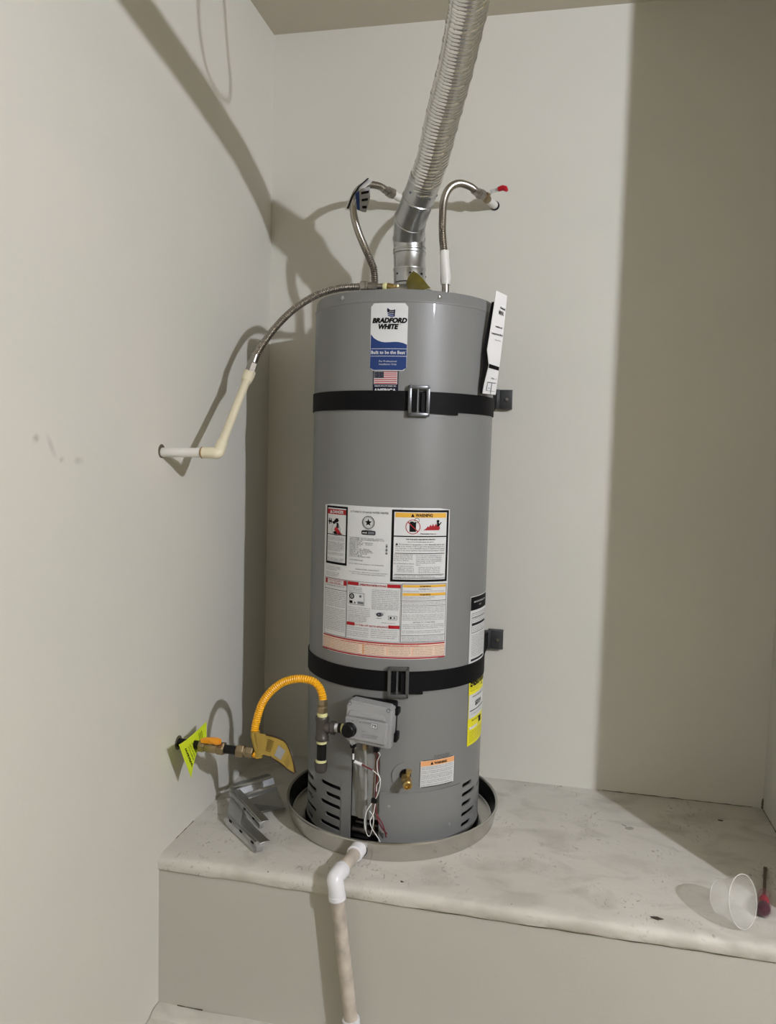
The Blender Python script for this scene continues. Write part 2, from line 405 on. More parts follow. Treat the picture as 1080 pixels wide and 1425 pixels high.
# ------------------------------------------------------------------ water heater
TX, TY, TR_, ZT = -0.4525, 2.2526, 0.255, 1.482
def cyl(th, z, h=0.0): return Vector((TX+(TR_+h)*math.sin(th), TY-(TR_+h)*math.cos(th), z))
def cylfn(u, v, h): return cyl(u/TR_, v, h+.0006)
heater = empty('water_heater', (TX, TY, .008), 'tall grey cylindrical gas water heater standing in round metal pan', 'water heater')
def ringfaces(th0, th1, z0, z1, h, step=R(3), nz=1):
    n = max(1, int((th1-th0)/step)); vs = []; fs = []
    for j in range(nz+1):
        for i in range(n+1): vs.append(cyl(th0+(th1-th0)*i/n, z0+(z1-z0)*j/nz, h))
    for j in range(nz):
        for i in range(n): a = j*(n+1)+i; fs.append([a, a+1, a+n+2, a+n+1])
    return vs, fs
# slots: (theta left, theta right, z)
slots = []
for k, z in enumerate((.153, .126, .099, .069, .040)):
    wide = k % 2 == 0
    slots.append((-39.6 if wide else -34.8, -22.1, z))
    slots.append((-62.0, -50.0 if wide else -45.2, z-.012))
    slots.append((60.5, 71.5 if wide else 76.9, z))
    slots.append((86.5 if wide else 81.8, 99.0, z-.004))
OPEN = (-14.8, 3.6, .022, .272)
vin = []; ein = []
def add_loop(pts):
    o = len(vin); vin.extend([Vector(p_) for p_ in pts]); n = len(pts)
    for i in range(n): ein.append((o+i, o+(i+1) % n))
Z0, Z1 = .014, 1.452
cols = [R(a) for a in range(-180, 181, 4)]
add_loop([(a*TR_, Z0) for a in cols] + [(PI*TR_, .22), (PI*TR_, .5), (PI*TR_, 1)] + [(a*TR_, Z1) for a in cols[::-1]] + [(-PI*TR_, 1), (-PI*TR_, .5), (-PI*TR_, .22)])
holes = []
for a, b, z in slots:
    u0, u1, hh = R(a)*TR_, R(b)*TR_, .0058
    n = 4; top = [(u0+.004+(u1-u0-.008)*i/n, z+hh) for i in range(n+1)]; bt = [(u0+.004+(u1-u0-.008)*i/n, z-hh) for i in range(n, -1, -1)]
    lp = [(u0, z-.0025), (u0, z+.0025)] + top + [(u1, z+.0025), (u1, z-.0025)] + bt
    holes.append(lp); add_loop(lp)
u0, u1 = R(OPEN[0])*TR_, R(OPEN[1])*TR_
lp = [(u0+(u1-u0)*i/6, OPEN[2]) for i in range(7)] + [(u1-(u1-u0)*i/6, OPEN[3]) for i in range(7)]
holes.append(lp); add_loop(lp)
for zz in (.21, .3, .45, .7, 1.0, 1.3):
    for a in cols[1:-1]: vin.append(Vector((a*TR_, zz)))
ov, oe, of, *_r = delaunay_2d_cdt([Vector((p_[0], p_[1])) for p_ in vin], ein, [], 1, 1e-6)
def inside(pt, lp_):
    c = False; n = len(lp_)
    for i in range(n):
        x1, y1 = lp_[i]; x2, y2 = lp_[(i+1) % n]
        if (y1 > pt[1]) != (y2 > pt[1]) and pt[0] < (x2-x1)*(pt[1]-y1)/(y2-y1)+x1: c = not c
    return c
vs3 = [cyl(p_[0]/TR_, p_[1]) for p_ in ov]; fs3 = []
for f in of:
    cx = sum(ov[i][0] for i in f)/len(f); cz = sum(ov[i][1] for i in f)/len(f)
    if cz < .3 and any(inside((cx, cz), h_) for h_ in holes): continue
    fs3.append(list(f))
me = bpy.data.meshes.new('tank_jacket'); off = rootloc(heater)
me.from_pydata([v-off for v in vs3], [], fs3); me.materials.append(M['tank'])
bm = bmesh.new(); bm.from_mesh(me); bmesh.ops.remove_doubles(bm, verts=bm.verts[:], dist=1e-5)
bmesh.ops.recalc_face_normals(bm, faces=bm.faces[:])
c0 = bm.faces[0]; outw = c0.calc_center_median(); outw.z = 0
if c0.normal.dot(outw) < 0: bmesh.ops.reverse_faces(bm, faces=bm.faces[:])
bm.to_mesh(me); bm.free()
me.polygons.foreach_set('use_smooth', [True]*len(me.polygons))
me.normals_split_custom_set_from_vertices([(v.co.x/TR_, v.co.y/TR_, 0) for v in me.vertices])
jk = bpy.data.objects.new('tank_jacket', me); C.objects.link(jk); jk.parent = heater
# hole walls (sheet thickness turned inward)
for lp_ in holes:
    b = MB(); n = len(lp_); vs = [cyl(u/TR_, v, 0) for u, v in lp_] + [cyl(u/TR_, v, -.004) for u, v in lp_]
    b.add(vs, [[i, (i+1) % n, n+(i+1) % n, n+i] for i in range(n)], 0, False)
    b.build('vent_slot' if len(lp_) < 18 and lp_ is not holes[-1] else 'channel_edge', M['tank'], heater)
b = MB(); b.lathe([(TR_-.0005, 1.447), (TR_+.0012, 1.449), (TR_+.0012, 1.453), (TR_-.001, 1.456), (TR_-.002, 1.474), (TR_-.006, 1.4805), (TR_-.014, ZT), (.12, ZT+.002), (0, ZT+.003)], (TX, TY, 0), segs=96)
b.build('top_cap', M['tank'], heater)
b = MB(); b.lathe([(TR_-.03, .016), (TR_-.03, .30)], (TX, TY, 0), segs=64); b.build('slot_shade_drum', M['black'], heater, 'black drum painted as the shade behind the vent slots')  # drum added inside the jacket, its black is the painted dark of the slots
b = MB()                                                        # inner plate in the open channel
vs, fs = ringfaces(R(-15.5), R(4.2), .082, .28, -.014); b.add(vs, fs)
vs, fs = ringfaces(R(-10.2), R(-1.5), .082, .28, -.009); b.add(vs, fs)
b.build('inner_panel', M['tank_in'], heater)
b = MB(); b.tube([cyl(R(-15), .045, -.018), cyl(R(4), .040, -.018)], .007, 12); b.tube([cyl(R(-13), .066, -.02), cyl(R(3), .062, -.02)], .003, 8)
b.build('burner_tube', M['iron'], heater)
b = MB()                                                        # access panel, proud by a sheet
vs, fs = ringfaces(R(3.8), R(57.5), .016, .166, .0022); b.add(vs, fs)
vs, fs = ringfaces(R(3.8), R(57.5), .166, .1662, .0022); n_ = len(vs)//2; b.add(vs[:n_]+[cyl(R(3.8)+R(53.7)*i/(n_-1), .166, 0) for i in range(n_)], fs, 0, False)
for t_ in (R(3.8), R(57.5)):
    b.add([cyl(t_, .016), cyl(t_, .166), cyl(t_, .166, .0022), cyl(t_, .016, .0022)], [[0, 1, 2, 3]], 0, False)
vs, fs = ringfaces(R(15), R(30), .0885, .0905, .0034); b.add(vs, fs)
o = b.build('access_panel', M['tank'], heater)
b = MB()                                                        # pressed seam left of the channel
vs, fs = ringfaces(R(-21), R(-15.2), .018, .172, .0016); b.add(vs, fs); b.build('seam_strip', M['tank'], heater)
for a in (-150, -90, -29.2, 30.8, 92, 150):
    n_v = Vector((math.sin(R(a)), -math.cos(R(a)), 0)); q = cyl(R(a), 1.4655, -.001)
    b = MB(); b.lathe([(.0058, 0), (.0056, .0015), (.0035, .003), (0, .0034)], q, n_v, 14); b.build('cap_screw', M['galv'], heater)
for t_, z_ in ((R(9.5), .13), (R(49), .062)):
    b = MB(); q = cyl(t_, z_, .002); b.lathe([(.004, 0), (.0035, .002), (0, .0026)], q, q-Vector((TX, TY, z_)), 12); b.build('panel_screw', M['tank_in'], heater)

# ---- brand label
L = Label(cylfn)
L.rrect(-.040, 1.275, .0563, 1.4445, .009, 'white')
wave = [(-.0385, 1.3668), (-.030, 1.357), (-.020, 1.351), (-.010, 1.3475), (.000, 1.3462), (.012, 1.3466), (.024, 1.3475), (.035, 1.347), (.046, 1.3448), (.0555, 1.341)]
vs = []; fs = []
for i, (u, v) in enumerate(wave):
    e = .006 if i in (0, len(wave)-1) else 0.0
    vs += [L.fn(u-.0008*(i == 0), 1.2765+e, .0006), L.fn(u, v, .0006)]
for i in range(len(wave)-1): fs.append([2*i, 2*i+2, 2*i+3, 2*i+1])
L.mb.add(vs, fs, L.mi('blue'))
L.text('BRADFORD', -.0355, 1.3955, .0165, 'ink', .090, res=3, bold=.06, shear=.25)
L.text('WHITE', -.0185, 1.3800, .0165, 'ink', .052, res=3, bold=.06, shear=.25)
L.text('TM', .0345, 1.390, .003, 'ink', res=1)
# emblem: small stacked flag-like bars above the name
for i in range(4):
    t_ = i*.0045; L.poly([(.003+t_*.15, 1.4295-t_), (.009, 1.4275-t_), (.014, 1.4265-t_), (.0235, 1.4275-t_), (.0225, 1.4243-t_), (.014, 1.4232-t_), (.009, 1.4245-t_), (.003+t_*.15, 1.4265-t_)], 'navy' if i < 2 else 'blue', .0010)
L.poly([(.0035, 1.4325), (.009, 1.4285), (.0085, 1.4215), (.003, 1.4225)], 'navy', .0011)
L.poly([(.0205, 1.428), (.0238, 1.4285), (.0225, 1.411), (.020, 1.410)], 'navy', .0011)
L.rect(-.037, 1.3295, .0555, 1.3306, 'white', .0009); L.rect(-.037, 1.3110, .0555, 1.3121, 'white', .0009)
L.text('Built to be the Best', -.0365, 1.3170, .0118, 'white', .088, res=2, bold=.02)
L.text('TM', .0525, 1.3220, .003, 'white')
L.text('For Professional', -.0145, 1.2965, .0062, 'white', .045, res=2)
L.text('Installation Only', -.0145, 1.2890, .0062, 'white', .045, res=2)
L.build('brand_label', heater, 'white and dark blue sticker reading BRADFORD WHITE')
# ---- flag label
L = Label(cylfn)
L.rect(-.030, 1.205, .0365, 1.2745, 'navy', .0001)
fu0, fu1, fv0, fv1 = -.0265, .0325, 1.2415, 1.2725
L.rect(fu0-.001, fv0-.001, fu1+.001, fv1+.001, 'white', .0003)
for i in range(13):
    if i % 2 == 0:
        hgt = (fv1-fv0)/13; L.rect(fu0, fv1-(i+1)*hgt, fu1, fv1-i*hgt, 'red', .0006)
L.rect(fu0, fv1-(fv1-fv0)*7/13, fu0+.025, fv1, 'navy', .0009)
for j in range(5):
    for i in range(6): L.disc(fu0+.0025+i*.004, fv1-.002-j*.0035, .0006, 'white', .0012, 5)
L.text('MANUFACTURED IN', -.0245, 1.2345, .0042, 'white', .055, bold=.03)
L.text('AMERICA', -.0270, 1.2200, .0130, 'white', .059, res=3, bold=.045)
L.build('flag_label', heater, 'dark blue sticker with a striped flag above AMERICA')

# ---- big instruction label
SAFE = ['This water heater shall be installed in accordance', 'with the installation instructions and local codes', 'Hot water can scald. Read manual before use and', 'set the temperature control for safety of persons']
def lines(n, width_chars, seed):
    words = 'do not use water heater gas valve turn off all control knob pilot burner read instruction manual before installing or service call your supplier flammable vapor air and to the of if smell near floor heavier than open area keep well away temperature pressure relief must be installed supply shut clockwise minutes appliance electric technician'.split()
    rr = random.Random(seed); out = []
    for _ in range(n):
        s_ = ''
        while len(s_) < width_chars-4: s_ += rr.choice(words)+' '
        out.append(s_.strip())
    return out
L = Label(cylfn)
L.rrect(-.183, .527, .1868, .9255, .004, 'white', .0001)
L.rect(-.1785, .5345, .1835, .5695, 'peachl', .0003)
# danger panel
L.rect(-.1745, .764, -.0948, .9205, 'ink', .0003); L.rect(-.169, .7705, -.100, .915, 'white', .0006)
L.rect(-.169, .8985, -.100, .9120, 'red', .0009); L.text('DANGER', -.148, .9015, .011, 'white', .040, bold=.03, res=2)
L.poly([(-.160, .9010), (-.150, .9010), (-.155, .910)], 'white', .0010)
L.rect(-.169, .843, -.100, .845, 'ink', .0009)
# picture: pouring tap over a hand with red heat
L.rect(-.166, .876, -.151, .881, 'ink', .0009); L.rect(-.163, .871, -.159, .887, 'ink', .0010); L.rect(-.155, .873, -.152, .886, 'ink', .0010)
L.poly([(-.151, .877), (-.143, .880), (-.135, .888), (-.128, .888), (-.124, .882), (-.128, .878), (-.136, .876), (-.143, .872)], 'ink', .0011)
L.poly([(-.132, .876), (-.126, .876), (-.124, .862), (-.134, .862)], 'ink2', .0009)
L.poly([(-.142, .858), (-.134, .866), (-.126, .860), (-.115, .848), (-.108, .846), (-.128, .846)], 'red', .0010)
L.poly([(-.146, .850), (-.138, .854), (-.118, .8465), (-.112, .8455), (-.140, .8455)], 'ink', .0011)
L.ring(-.135, .858, .016, .0168, 'ink2', .0008)
for k, n in enumerate((3, 4, 3, 2, 3)):
    L.para(lines(n, 22, 40+k), -.1665, .836-k*.0142, .0035, .0036, .062)
L.para(lines(3, 26, 50), -.1715, .756, .0033, .0042, .056); L.para(lines(3, 26, 51), -.1715, .740, .0033, .0042, .052)
# data panel
L.text('AUTOMATIC STORAGE WATER HEATER', -.0860, .9075, .0072, 'ink', .107)
L.ring(-.0325, .8835, .0155, .0172, 'ink2'); L.ring(-.0325, .8835, .0125, .0131, 'ink2')
star = []
for i in range(10):
    rr = .0105 if i % 2 == 0 else .0043; a = PI/2+i*PI/5; star.append((-.0325+rr*math.cos(a), .8835+rr*math.sin(a)))
vs = [L.fn(-.0325, .8835, .001)] + [L.fn(u, v, .001) for u, v in star]
L.mb.add(vs, [[0, i+1, (i+1) % 10+1] for i in range(10)], L.mi('ink'))
L.text('CERTIFIED', -.0325, .8625, .0040, 'ink', .022, 'c')
L.rrect(-.0515, .851, -.0125, .8625, .002, 'ink2', .0006); L.text('ANSI', -.0490, .8545, .0055, 'white', .013, bold=.03); L.rect(-.033, .8535, -.015, .860, 'ctrl_d', .0009)
rows = ['MODEL NUMBER  GAS TYPE  NATURAL CATEGORY I', 'SERIAL NUMBER  MAX WORKING PRESSURE 150 PSI', 'INPUT 40,000 BTU/HR', 'CAPACITY US GAL. 40   TEST PSI 300', 'MANIFOLD PRESSURE      4.0 IN W.C.', 'RECOVERY GPH   41', 'FLUE VENT 4 IN', 'MIN SUPPLY 5.0 IN     MAX 14.0', 'CLEARANCE TO COMBUSTIBLE MATERIAL', 'SIDES 0 IN   BACK 0 IN  FRONT 4 IN', 'CEILING 18 IN    FLUE 6 IN', 'LISTED WATER HEATER', 'FOR USE ON COMBUSTIBLE FLOORING']
for i, t in enumerate(rows): L.text(t, -.0865, .8400-i*.0041, .0042, 'ink', .002*len(t)+.012*(i < 2), h=.0012)
L.text('NOTICE  MANIFOLD GAS', -.0860, .7810, .0048, 'ink', .040)
L.text('DO NOT OBSTRUCT AIR OPENINGS OF THIS WATER HEATER', -.0860, .7715, .0034, 'ink2', .098)
L.text('MANUFACTURED UNDER PATENTS', -.066, .7575, .0036, 'ink2', .066)
L.text('THIS WATER HEATER COMPLIES WITH ALL APPLICABLE STANDARDS', -.0875, .7505, .0030, 'ink2', .110); L.text('REFER TO INSTALLATION AND OPERATION MANUAL', -.078, .7455, .0030, 'ink2', .094)
for i in range(9): L.rect(.0155, .803+i*.0031, .0205, .803+i*.0031+.0010+.0012*((i*7) % 3 == 0), 'ink', .0009)
# warning panel
L.rect(.0293, .7325, .1838, .9203, 'ink', .0003); L.rect(.0358, .7385, .1775, .9145, 'white', .0006)
L.rect(.0385, .9005, .1750, .9128, 'org', .0009)
L.text('WARNING', .0905, .9028, .0115, 'ink', .046, bold=.035, res=2); L.poly([(.0785, .9020), (.0880, .9020), (.0832, .9110)], 'ink', .0012)
L.rect(.0358, .8500, .1775, .8530, 'ink', .0009)
L.ring(.0845, .8765, .0175, .0192, 'red', .0014, 28)
L.rect(.0755, .8635, .0925, .8885, 'ink', .0010); L.rect(.0775, .8885, .0860, .8905, 'ink', .0010)
L.ring(.0945, .8935, .0055, .0066, 'ink', .0010, 12)
L.poly([(.0705, .8880), (.0720, .8898), (.0985, .8650), (.0970, .8632)], 'red', .0016)
fl = [(.112, .868), (.120, .873), (.1235, .878), (.127, .876), (.131, .883), (.134, .877), (.138, .885), (.141, .878), (.146, .885), (.150, .880), (.156, .878), (.158, .873), (.155, .868)]
vs = [L.fn(.140, .868, .0012)] + [L.fn(u, v, .0012) for u, v in fl]; L.mb.add(vs, [[0, i, i+1] for i in range(1, len(fl))], L.mi('red'))
L.disc(.1515, .8915, .0040, 'ink', .0014, 10); L.poly([(.1485, .888), (.1545, .888), (.1565, .879), (.1495, .877)], 'ink', .0015); L.poly([(.1545, .884), (.1605, .890), (.1620, .888), (.156, .880)], 'ink', .0015)
L.text('Flammable Vapors', .1050, .8570, .0050, 'ink', .042, bold=.02)
L.text('FOR YOUR SAFETY READ BEFORE OPERATING', .1065, .8420, .0052, 'ink', .078, 'c', bold=.02); L.text('Vapors from flammable liquids will explode', .1065, .8360, .0044, 'ink', .070, 'c')
L.poly([(.0405, .8280), (.0475, .8280), (.0440, .8345)], 'ink', .0012)
L.text('Do not store or use gasoline or other flammable vapors and', .0500, .8290, .0050, 'ink', .122, bold=.01)
L.para(['liquids in the vicinity of this or any other appliance. Storage of or', 'use of gasoline or other flammable vapors or liquids in the vicinity', 'of this or any other appliance may result in serious injury or death.'], .0405, .8238, .0048, .0052, .133, 'ink')
L.rect(.040, .8060, .1735, .8078, 'ink', .0009)
L.para(['Vapors are invisible and', 'heavier than air and can', 'travel a long way along', 'the floor to burner'], .0375, .8015, .0044, .0046, .048, 'ink'); L.para(['Do not use or store flammable products', 'such as gasoline, solvents or adhesives', 'in the same room or area near the', 'water heater or any other appliance', 'Keep flammable products away'], .0950, .8000, .0044, .0047, .070, 'ink')
L.text('Keep flammable products:', .0385, .7790, .0045, 'ink', .052); L.text('Vapors:', .0945, .7760, .0045, 'ink')
L.para(['far away from heater,', 'in approved containers,', 'tightly closed', 'out of reach of children'], .0460, .7725, .0040, .0048, .044, 'ink'); L.para(['cannot be seen', 'are heavier than air', 'go a long way on the floor', 'can be carried from other rooms'], .1020, .7700, .0040, .0046, .060, 'ink')
L.rect(.040, .7510, .1735, .7524, 'ink', .0009)
L.para(['Read and follow water heater warnings and instructions. If manual', 'is missing, contact the dealer or manufacturer for one.'], .0385, .7478, .0042, .0045, .130, 'ink'); L.rect(.0358, .7410, .1775, .7424, 'ink', .0009)
# lower left column
L.frame(-.1755, .572, -.0925, .7265, .0009, 'ink'); L.rect(-.1730, .7105, -.0935, .7240, 'red', .0006)
L.rect(-.1640, .7115, -.1030, .7230, 'white', .0009); L.text('FOR YOUR SAFETY', -.1335, .7180, .0046, 'red', .050, 'c', bold=.02); L.text('READ BEFORE', -.1335, .7125, .0044, 'red', .040, 'c', bold=.02)
L.text('OPERATING', -.1700, .7045, .0044, 'ink', .070); L.rect(-.1755, .6955, -.0925, .6967, 'ink', .0009)
L.para(lines(9, 30, 1), -.1705, .6895, .0036, .0048, .074, 'ink'); L.para(lines(13, 30, 2), -.1705, .6430, .0036, .0048, .074, 'ink')
# operating instructions
L.frame(-.0905, .572, .0580, .7265, .0007, 'ink')
L.rect(-.0890, .7155, -.0560, .7245, 'red', .0009); L.rect(.0225, .7155, .0570, .7245, 'red', .0009); L.text('OPERATING INSTRUCTIONS', -.0530, .7165, .0072, 'red', .073, bold=.03)
L.para(lines(3, 18, 3), -.0860, .7090, .0036, .0045, .040, 'ink')
L.frame(-.0835, .6640, -.0390, .6960, .0008, 'ink', .0009); L.ring(-.0755, .6860, .0045, .0075, 'ink'); L.disc(-.0755, .6860, .0018, 'ink'); L.disc(-.0500, .6875, .0035, 'ctrl_d')
L.rect(-.0820, .6670, -.0730, .6740, 'ink', .0009); L.poly([(-.0690, .6675), (-.0630, .6675), (-.0660, .6725)], 'ink'); L.rect(-.058, .667, -.041, .6735, 'ctrl_d', .0009)
L.para(lines(5, 36, 4), -.0860, .6560, .0036, .0050, .064, 'ink'); L.para(lines(5, 34, 5), -.0860, .6325, .0033, .0036, .055, 'ink2')
L.para(lines(8, 34, 6), -.0180, .7070, .0036, .0048, .072, 'ink'); L.para(lines(4, 36, 7), -.0180, .6690, .0036, .0040, .072, 'ink')
L.poly([(-.006, .646), (.006, .650), (.016, .644), (.008, .638), (-.004, .640)], 'ctrl_d'); L.ring(.002, .6435, .0030, .0055, 'ink'); L.rect(.006, .648, .018, .6488, 'ink'); L.rect(-.004, .633, .010, .634, 'ink')
L.frame(.0270, .6310, .0500, .6420, .0008, 'ink'); L.disc(.0335, .6365, .003, 'ink'); L.disc(.0430, .6365, .0026, 'ctrl_d'); L.text('8. Replace burner door', .010, .6215, .0036, 'ink2', .036)
L.rect(-.0890, .6080, -.0650, .6165, 'red', .0009); L.rect(.0280, .6080, .0570, .6165, 'red', .0009); L.text('TO TURN OFF GAS TO APPLIANCE', -.0630, .6090, .0066, 'red', .089, bold=.02)
L.para(lines(2, 36, 8), -.0870, .6020, .0036, .0050, .062, 'ink'); L.para(lines(3, 36, 9), -.0870, .5905, .0036, .0050, .062, 'ink'); L.para(lines(5, 36, 10), -.0180, .6020, .0036, .0052, .070, 'ink')
# right warnings
L.frame(.0600, .572, .1835, .7275, .0012, 'ink')
L.rect(.0630, .7180, .1810, .7245, 'org', .0009); L.text('WARNING', .1220, .7190, .0052, 'ink', .030, 'c', bold=.03)
L.text('FLAMMABLE VAPORS', .122, .7120, .0042, 'ink', .034, 'c'); L.para(lines(1, 60, 11), .0640, .7070, .0036, .0044, .112, 'ink')
L.rect(.0630, .6960, .1810, .7030, 'org', .0009); L.text('WARNING', .1220, .6970, .0052, 'ink', .030, 'c', bold=.03)
L.para(lines(2, 54, 12), .0640, .6915, .0038, .0044, .085, 'ink'); L.rect(.062, .6820, .182, .6832, 'ink'); L.para(lines(2, 60, 13), .0640, .6775, .0036, .0044, .115, 'ink')
L.rect(.062, .6690, .182, .6700, 'ink'); L.para(lines(4, 60, 14), .0640, .6645, .0036, .0044, .114, 'ink'); L.para(lines(4, 60, 15), .0640, .6445, .0036, .0044, .114, 'ink')
L.text('NOTICE TO CONSUMER', .1220, .6240, .0050, 'ink', .060, 'c'); L.para(lines(3, 60, 16), .0640, .6185, .0036, .0044, .114, 'ink'); L.para(lines(2, 60, 17), .0640, .6020, .0038, .0046, .114, 'ink')
L.rect(.062, .5905, .182, .5915, 'ink'); L.para(lines(4, 62, 18), .0640, .5865, .0036, .0040, .114, 'ink')
# bottom peach band
L.rect(-.1785, .5665, .1835, .5700, 'red', .0008); L.text('CALIFORNIA SAFETY: WATER HEATER MUST BE BRACED ANCHORED OR STRAPPED', 0.0, .5622, .0040, 'red', .22, 'c')
L.frame(-.1785, .5340, .1835, .5620, .0009, 'red')
for a, c in ((-.1755, -.142), (-.139, -.045), (-.042, .022), (.029, .090), (.094, .150), (.153, .181)):
    L.para(lines(5, int((c-a)*560), int(a*1000)+500), a+.001, .5570, .0032, .0046, (c-a)*.93, 'ink2', .0013)
for u in (-.1405, -.040, .0265, .092): L.rect(u, .537, u+.0013, .559, 'peach', .0011)
L.rect(-.040, .534, -.036, .562, 'peach', .0011); L.rect(-.181, .5290, .1850, .5325, 'red', .0009)
L.build('instruction_label', heater, 'large white sheet of safety print with DANGER and WARNING panels')

# ---- small warning label
L = Label(cylfn)
a0, a1 = R(27.6)*TR_, R(52.1)*TR_
L.rrect(a0, .1773, a1, .2520, .003, 'ink', .0001); L.rect(a0+.0015, .1790, a1-.0015, .2505, 'white', .0003)
L.rect(a0+.002, .2360, a1-.002, .2500, 'peach', .0006); L.text('WARNING', (a0+a1)/2+.006, .2390, .0090, 'ink', .040, 'c', bold=.03, res=2)
L.poly([((a0+a1)/2-.025, .2385), ((a0+a1)/2-.016, .2385), ((a0+a1)/2-.0205, .2465)], 'ink', .001)
vv = .2315
for k, n in enumerate((2, 2, 3, 2, 2)):
    L.para(lines(n, 44, 70+k), a0+.004, vv, .0038, .0045, .096, 'ink'); vv -= n*.0045+.0018
L.text('AIR OPENINGS MUST REMAIN', (a0+a1)/2+.010, .2600, .0042, 'ink2', .050, 'c'); L.text('UNOBSTRUCTED BY INSULATION', (a0+a1)/2+.010, .2555, .0042, 'ink2', .050, 'c')
L.build('small_warning_label', heater, 'small label headed WARNING on an orange bar')

# ---- energy guide, right edge
L = Label(lambda u, v, h: cylfn(.283+u, v, h+.0008)); WE = .125
L.rect(0, .2610, WE, .478, 'yel', .0); L.rect(.002, .3375, WE-.002, .405, 'white', .0004)
L.text('ENERGYGUIDE', .006, .4290, .030, 'ink', WE-.012, res=2, bold=.045)
L.para(['U.S. Government  Federal law prohibits removal', 'Water Heater  Natural Gas'], .006, .4220, .0045, .007, .100, 'ink')
L.text('Estimated Yearly Energy Cost', .020, .3960, .0055, 'ink', .080, bold=.02); L.text('$319', .038, .3700, .018, 'ink', .044, bold=.03, res=2)
L.rect(.008, .3575, WE-.010, .3600, 'ink', .0007); L.text('Cost Range of Similar Models', .012, .3480, .0040, 'ink', .080)
L.text('First Hour Rating', .020, .3280, .0060, 'ink', .060, bold=.02); L.rect(.070, .3120, .092, .3300, 'ink', .0007)
L.rect(.008, .3060, .060, .3130, 'white', .0007); L.para(lines(6, 50, 88), .008, .2980, .0042, .0055, .105, 'ink'); L.poly([(.086, .417), (.096, .417), (.091, .428)], 'ink')
L.build('energy_label', heater, 'bright yellow energy label on the lower right edge')
# ---- white spec sheet, right edge
L = Label(lambda u, v, h: cylfn(.2765+u, v, h+.0008)); WS = .115
L.rect(0, .470, WS, .6810, 'white', .0); L.rect(.001, .6420, WS-.001, .6790, 'ink', .0004)
L.text('IMPORTANT INSTALLATION', .016, .6630, .0062, 'white', .080, bold=.02); L.text('GUIDE', .045, .6530, .0055, 'white')
L.frame(.008, .5790, .105, .6340, .001, 'ink'); L.rect(.010, .5990, .104, .6060, 'ink2'); L.rect(.010, .6200, .104, .6215, 'ink')
L.para(lines(4, 44, 90), .012, .6280, .0044, .0060, .085, 'ink'); L.para(lines(4, 44, 91), .012, .5940, .0040, .0050, .085, 'ink')
L.para(lines(13, 44, 92), .010, .5710, .0038, .0048, .092, 'ink'); L.rect(.010, .500, .100, .506, 'ink2')
L.build('specification_label', heater, 'white specification sheet with a dark header at the right edge')

# ---- gas control valve
cx0, cx1, cz0, cz1 = -.523, -.394, .307, .427; CY = 1.930
GC = Vector(((cx0+cx1)/2, CY, (cz0+cz1)/2)); gm = Matrix.Rotation(R(1.2), 3, 'Y') @ Matrix.Rotation(R(-3), 3, 'Z')
b = MB(); w_, h_ = cx1-cx0-.004, cz1-cz0-.004
b.box(GC+gm@Vector((.000, .064, -.001)), (w_-.002, .026, h_-.006), gm, 0, .006)                  # back body, black
b.box(GC+gm@Vector((w_/2+.004, .050, .033)), (.010, .03, .018), gm, 0, .003); b.box(GC+gm@Vector((w_/2+.004, .050, -.035)), (.010, .03, .024), gm, 0, .003)
ctrl = b.build('gas_control', M['plastic_b'], heater, 'black back housing of the gas control')
def plate(mb, prof_xz, y0, y1, mi=0, bev=.004):
    bm = bmesh.new(); vs_ = [bm.verts.new((x, y0, z)) for x, z in prof_xz]; f = bm.faces.new(vs_)
    r_ = bmesh.ops.extrude_face_region(bm, geom=[f]); 
    for v in r_['geom']:
        if isinstance(v, bmesh.types.BMVert): v.co.y = y1
    bmesh.ops.recalc_face_normals(bm, faces=bm.faces[:])
    bmesh.ops.bevel(bm, geom=bm.edges[:], offset=bev, segments=3, affect='EDGES'); bm.verts.index_update()
    mb.add([GC+gm@v.co for v in bm.verts], [[v.index for v in f.verts] for f in bm.faces], mi, True); bm.free()
b = MB()
plate(b, [(-w_/2, -h_/2+.012), (-w_/2+.012, -h_/2+.008), (-w_/2+.016, -h_/2-.004), (-w_/2+.026, -h_/2-.004), (-w_/2+.030, -h_/2+.006), (w_/2-.004, -h_/2), (w_/2, -h_/2+.006), (w_/2+.001, h_/2-.016), (w_/2-.006, h_/2-.008), (-w_/2+.010, h_/2), (-w_/2+.002, h_/2-.010)], .052, .008)
plate(b, [(-w_/2+.004, -h_/2+.018), (w_/2-.010, -h_/2+.012), (w_/2-.008, h_/2-.045), (-w_/2+.002, h_/2-.042)], .02, 0, 0, .003)   # raised front face
plate(b, [(-w_/2+.012, h_/2-.022), (w_/2-.020, h_/2-.028), (w_/2-.014, h_/2-.044), (-w_/2+.006, h_/2-.040)], .02, .004, 0, .003)
b.build('control_cover', M['ctrl'], ctrl, 'light grey moulded cover of the gas control')
gfn = lambda u, v, h: GC+gm@Vector((u, -h-.0003, v))
L = Label(gfn)
L.text('VERY HOT', -.054, .0080, .0040, 'ctrl_d'); L.text('HOT', -.030, .0115, .0035, 'ctrl_d'); L.text('WARM', -.014, -.016, .0035, 'ctrl_d'); L.poly([(-.041, .007), (-.037, .007), (-.039, .010)], 'ctrl_d')
L.text('A', -.021, .0060, .006, 'ctrl_d', bold=.03); L.text('WARNING', -.014, .0060, .0055, 'ctrl_d', .026)
L.rect(.0085, -.004, .0275, .010, 'ctrl_d'); L.rect(.0098, -.0027, .0262, .0087, 'white', .0006); L.poly([(.0115, .0065), (.0245, .0065), (.0245, -.0005), (.020, -.0005), (.020, .0035), (.0115, .0035)], 'ctrl_d', .0009); L.rect(.0115, -.0012, .016, .0018, 'ctrl_d', .0009)
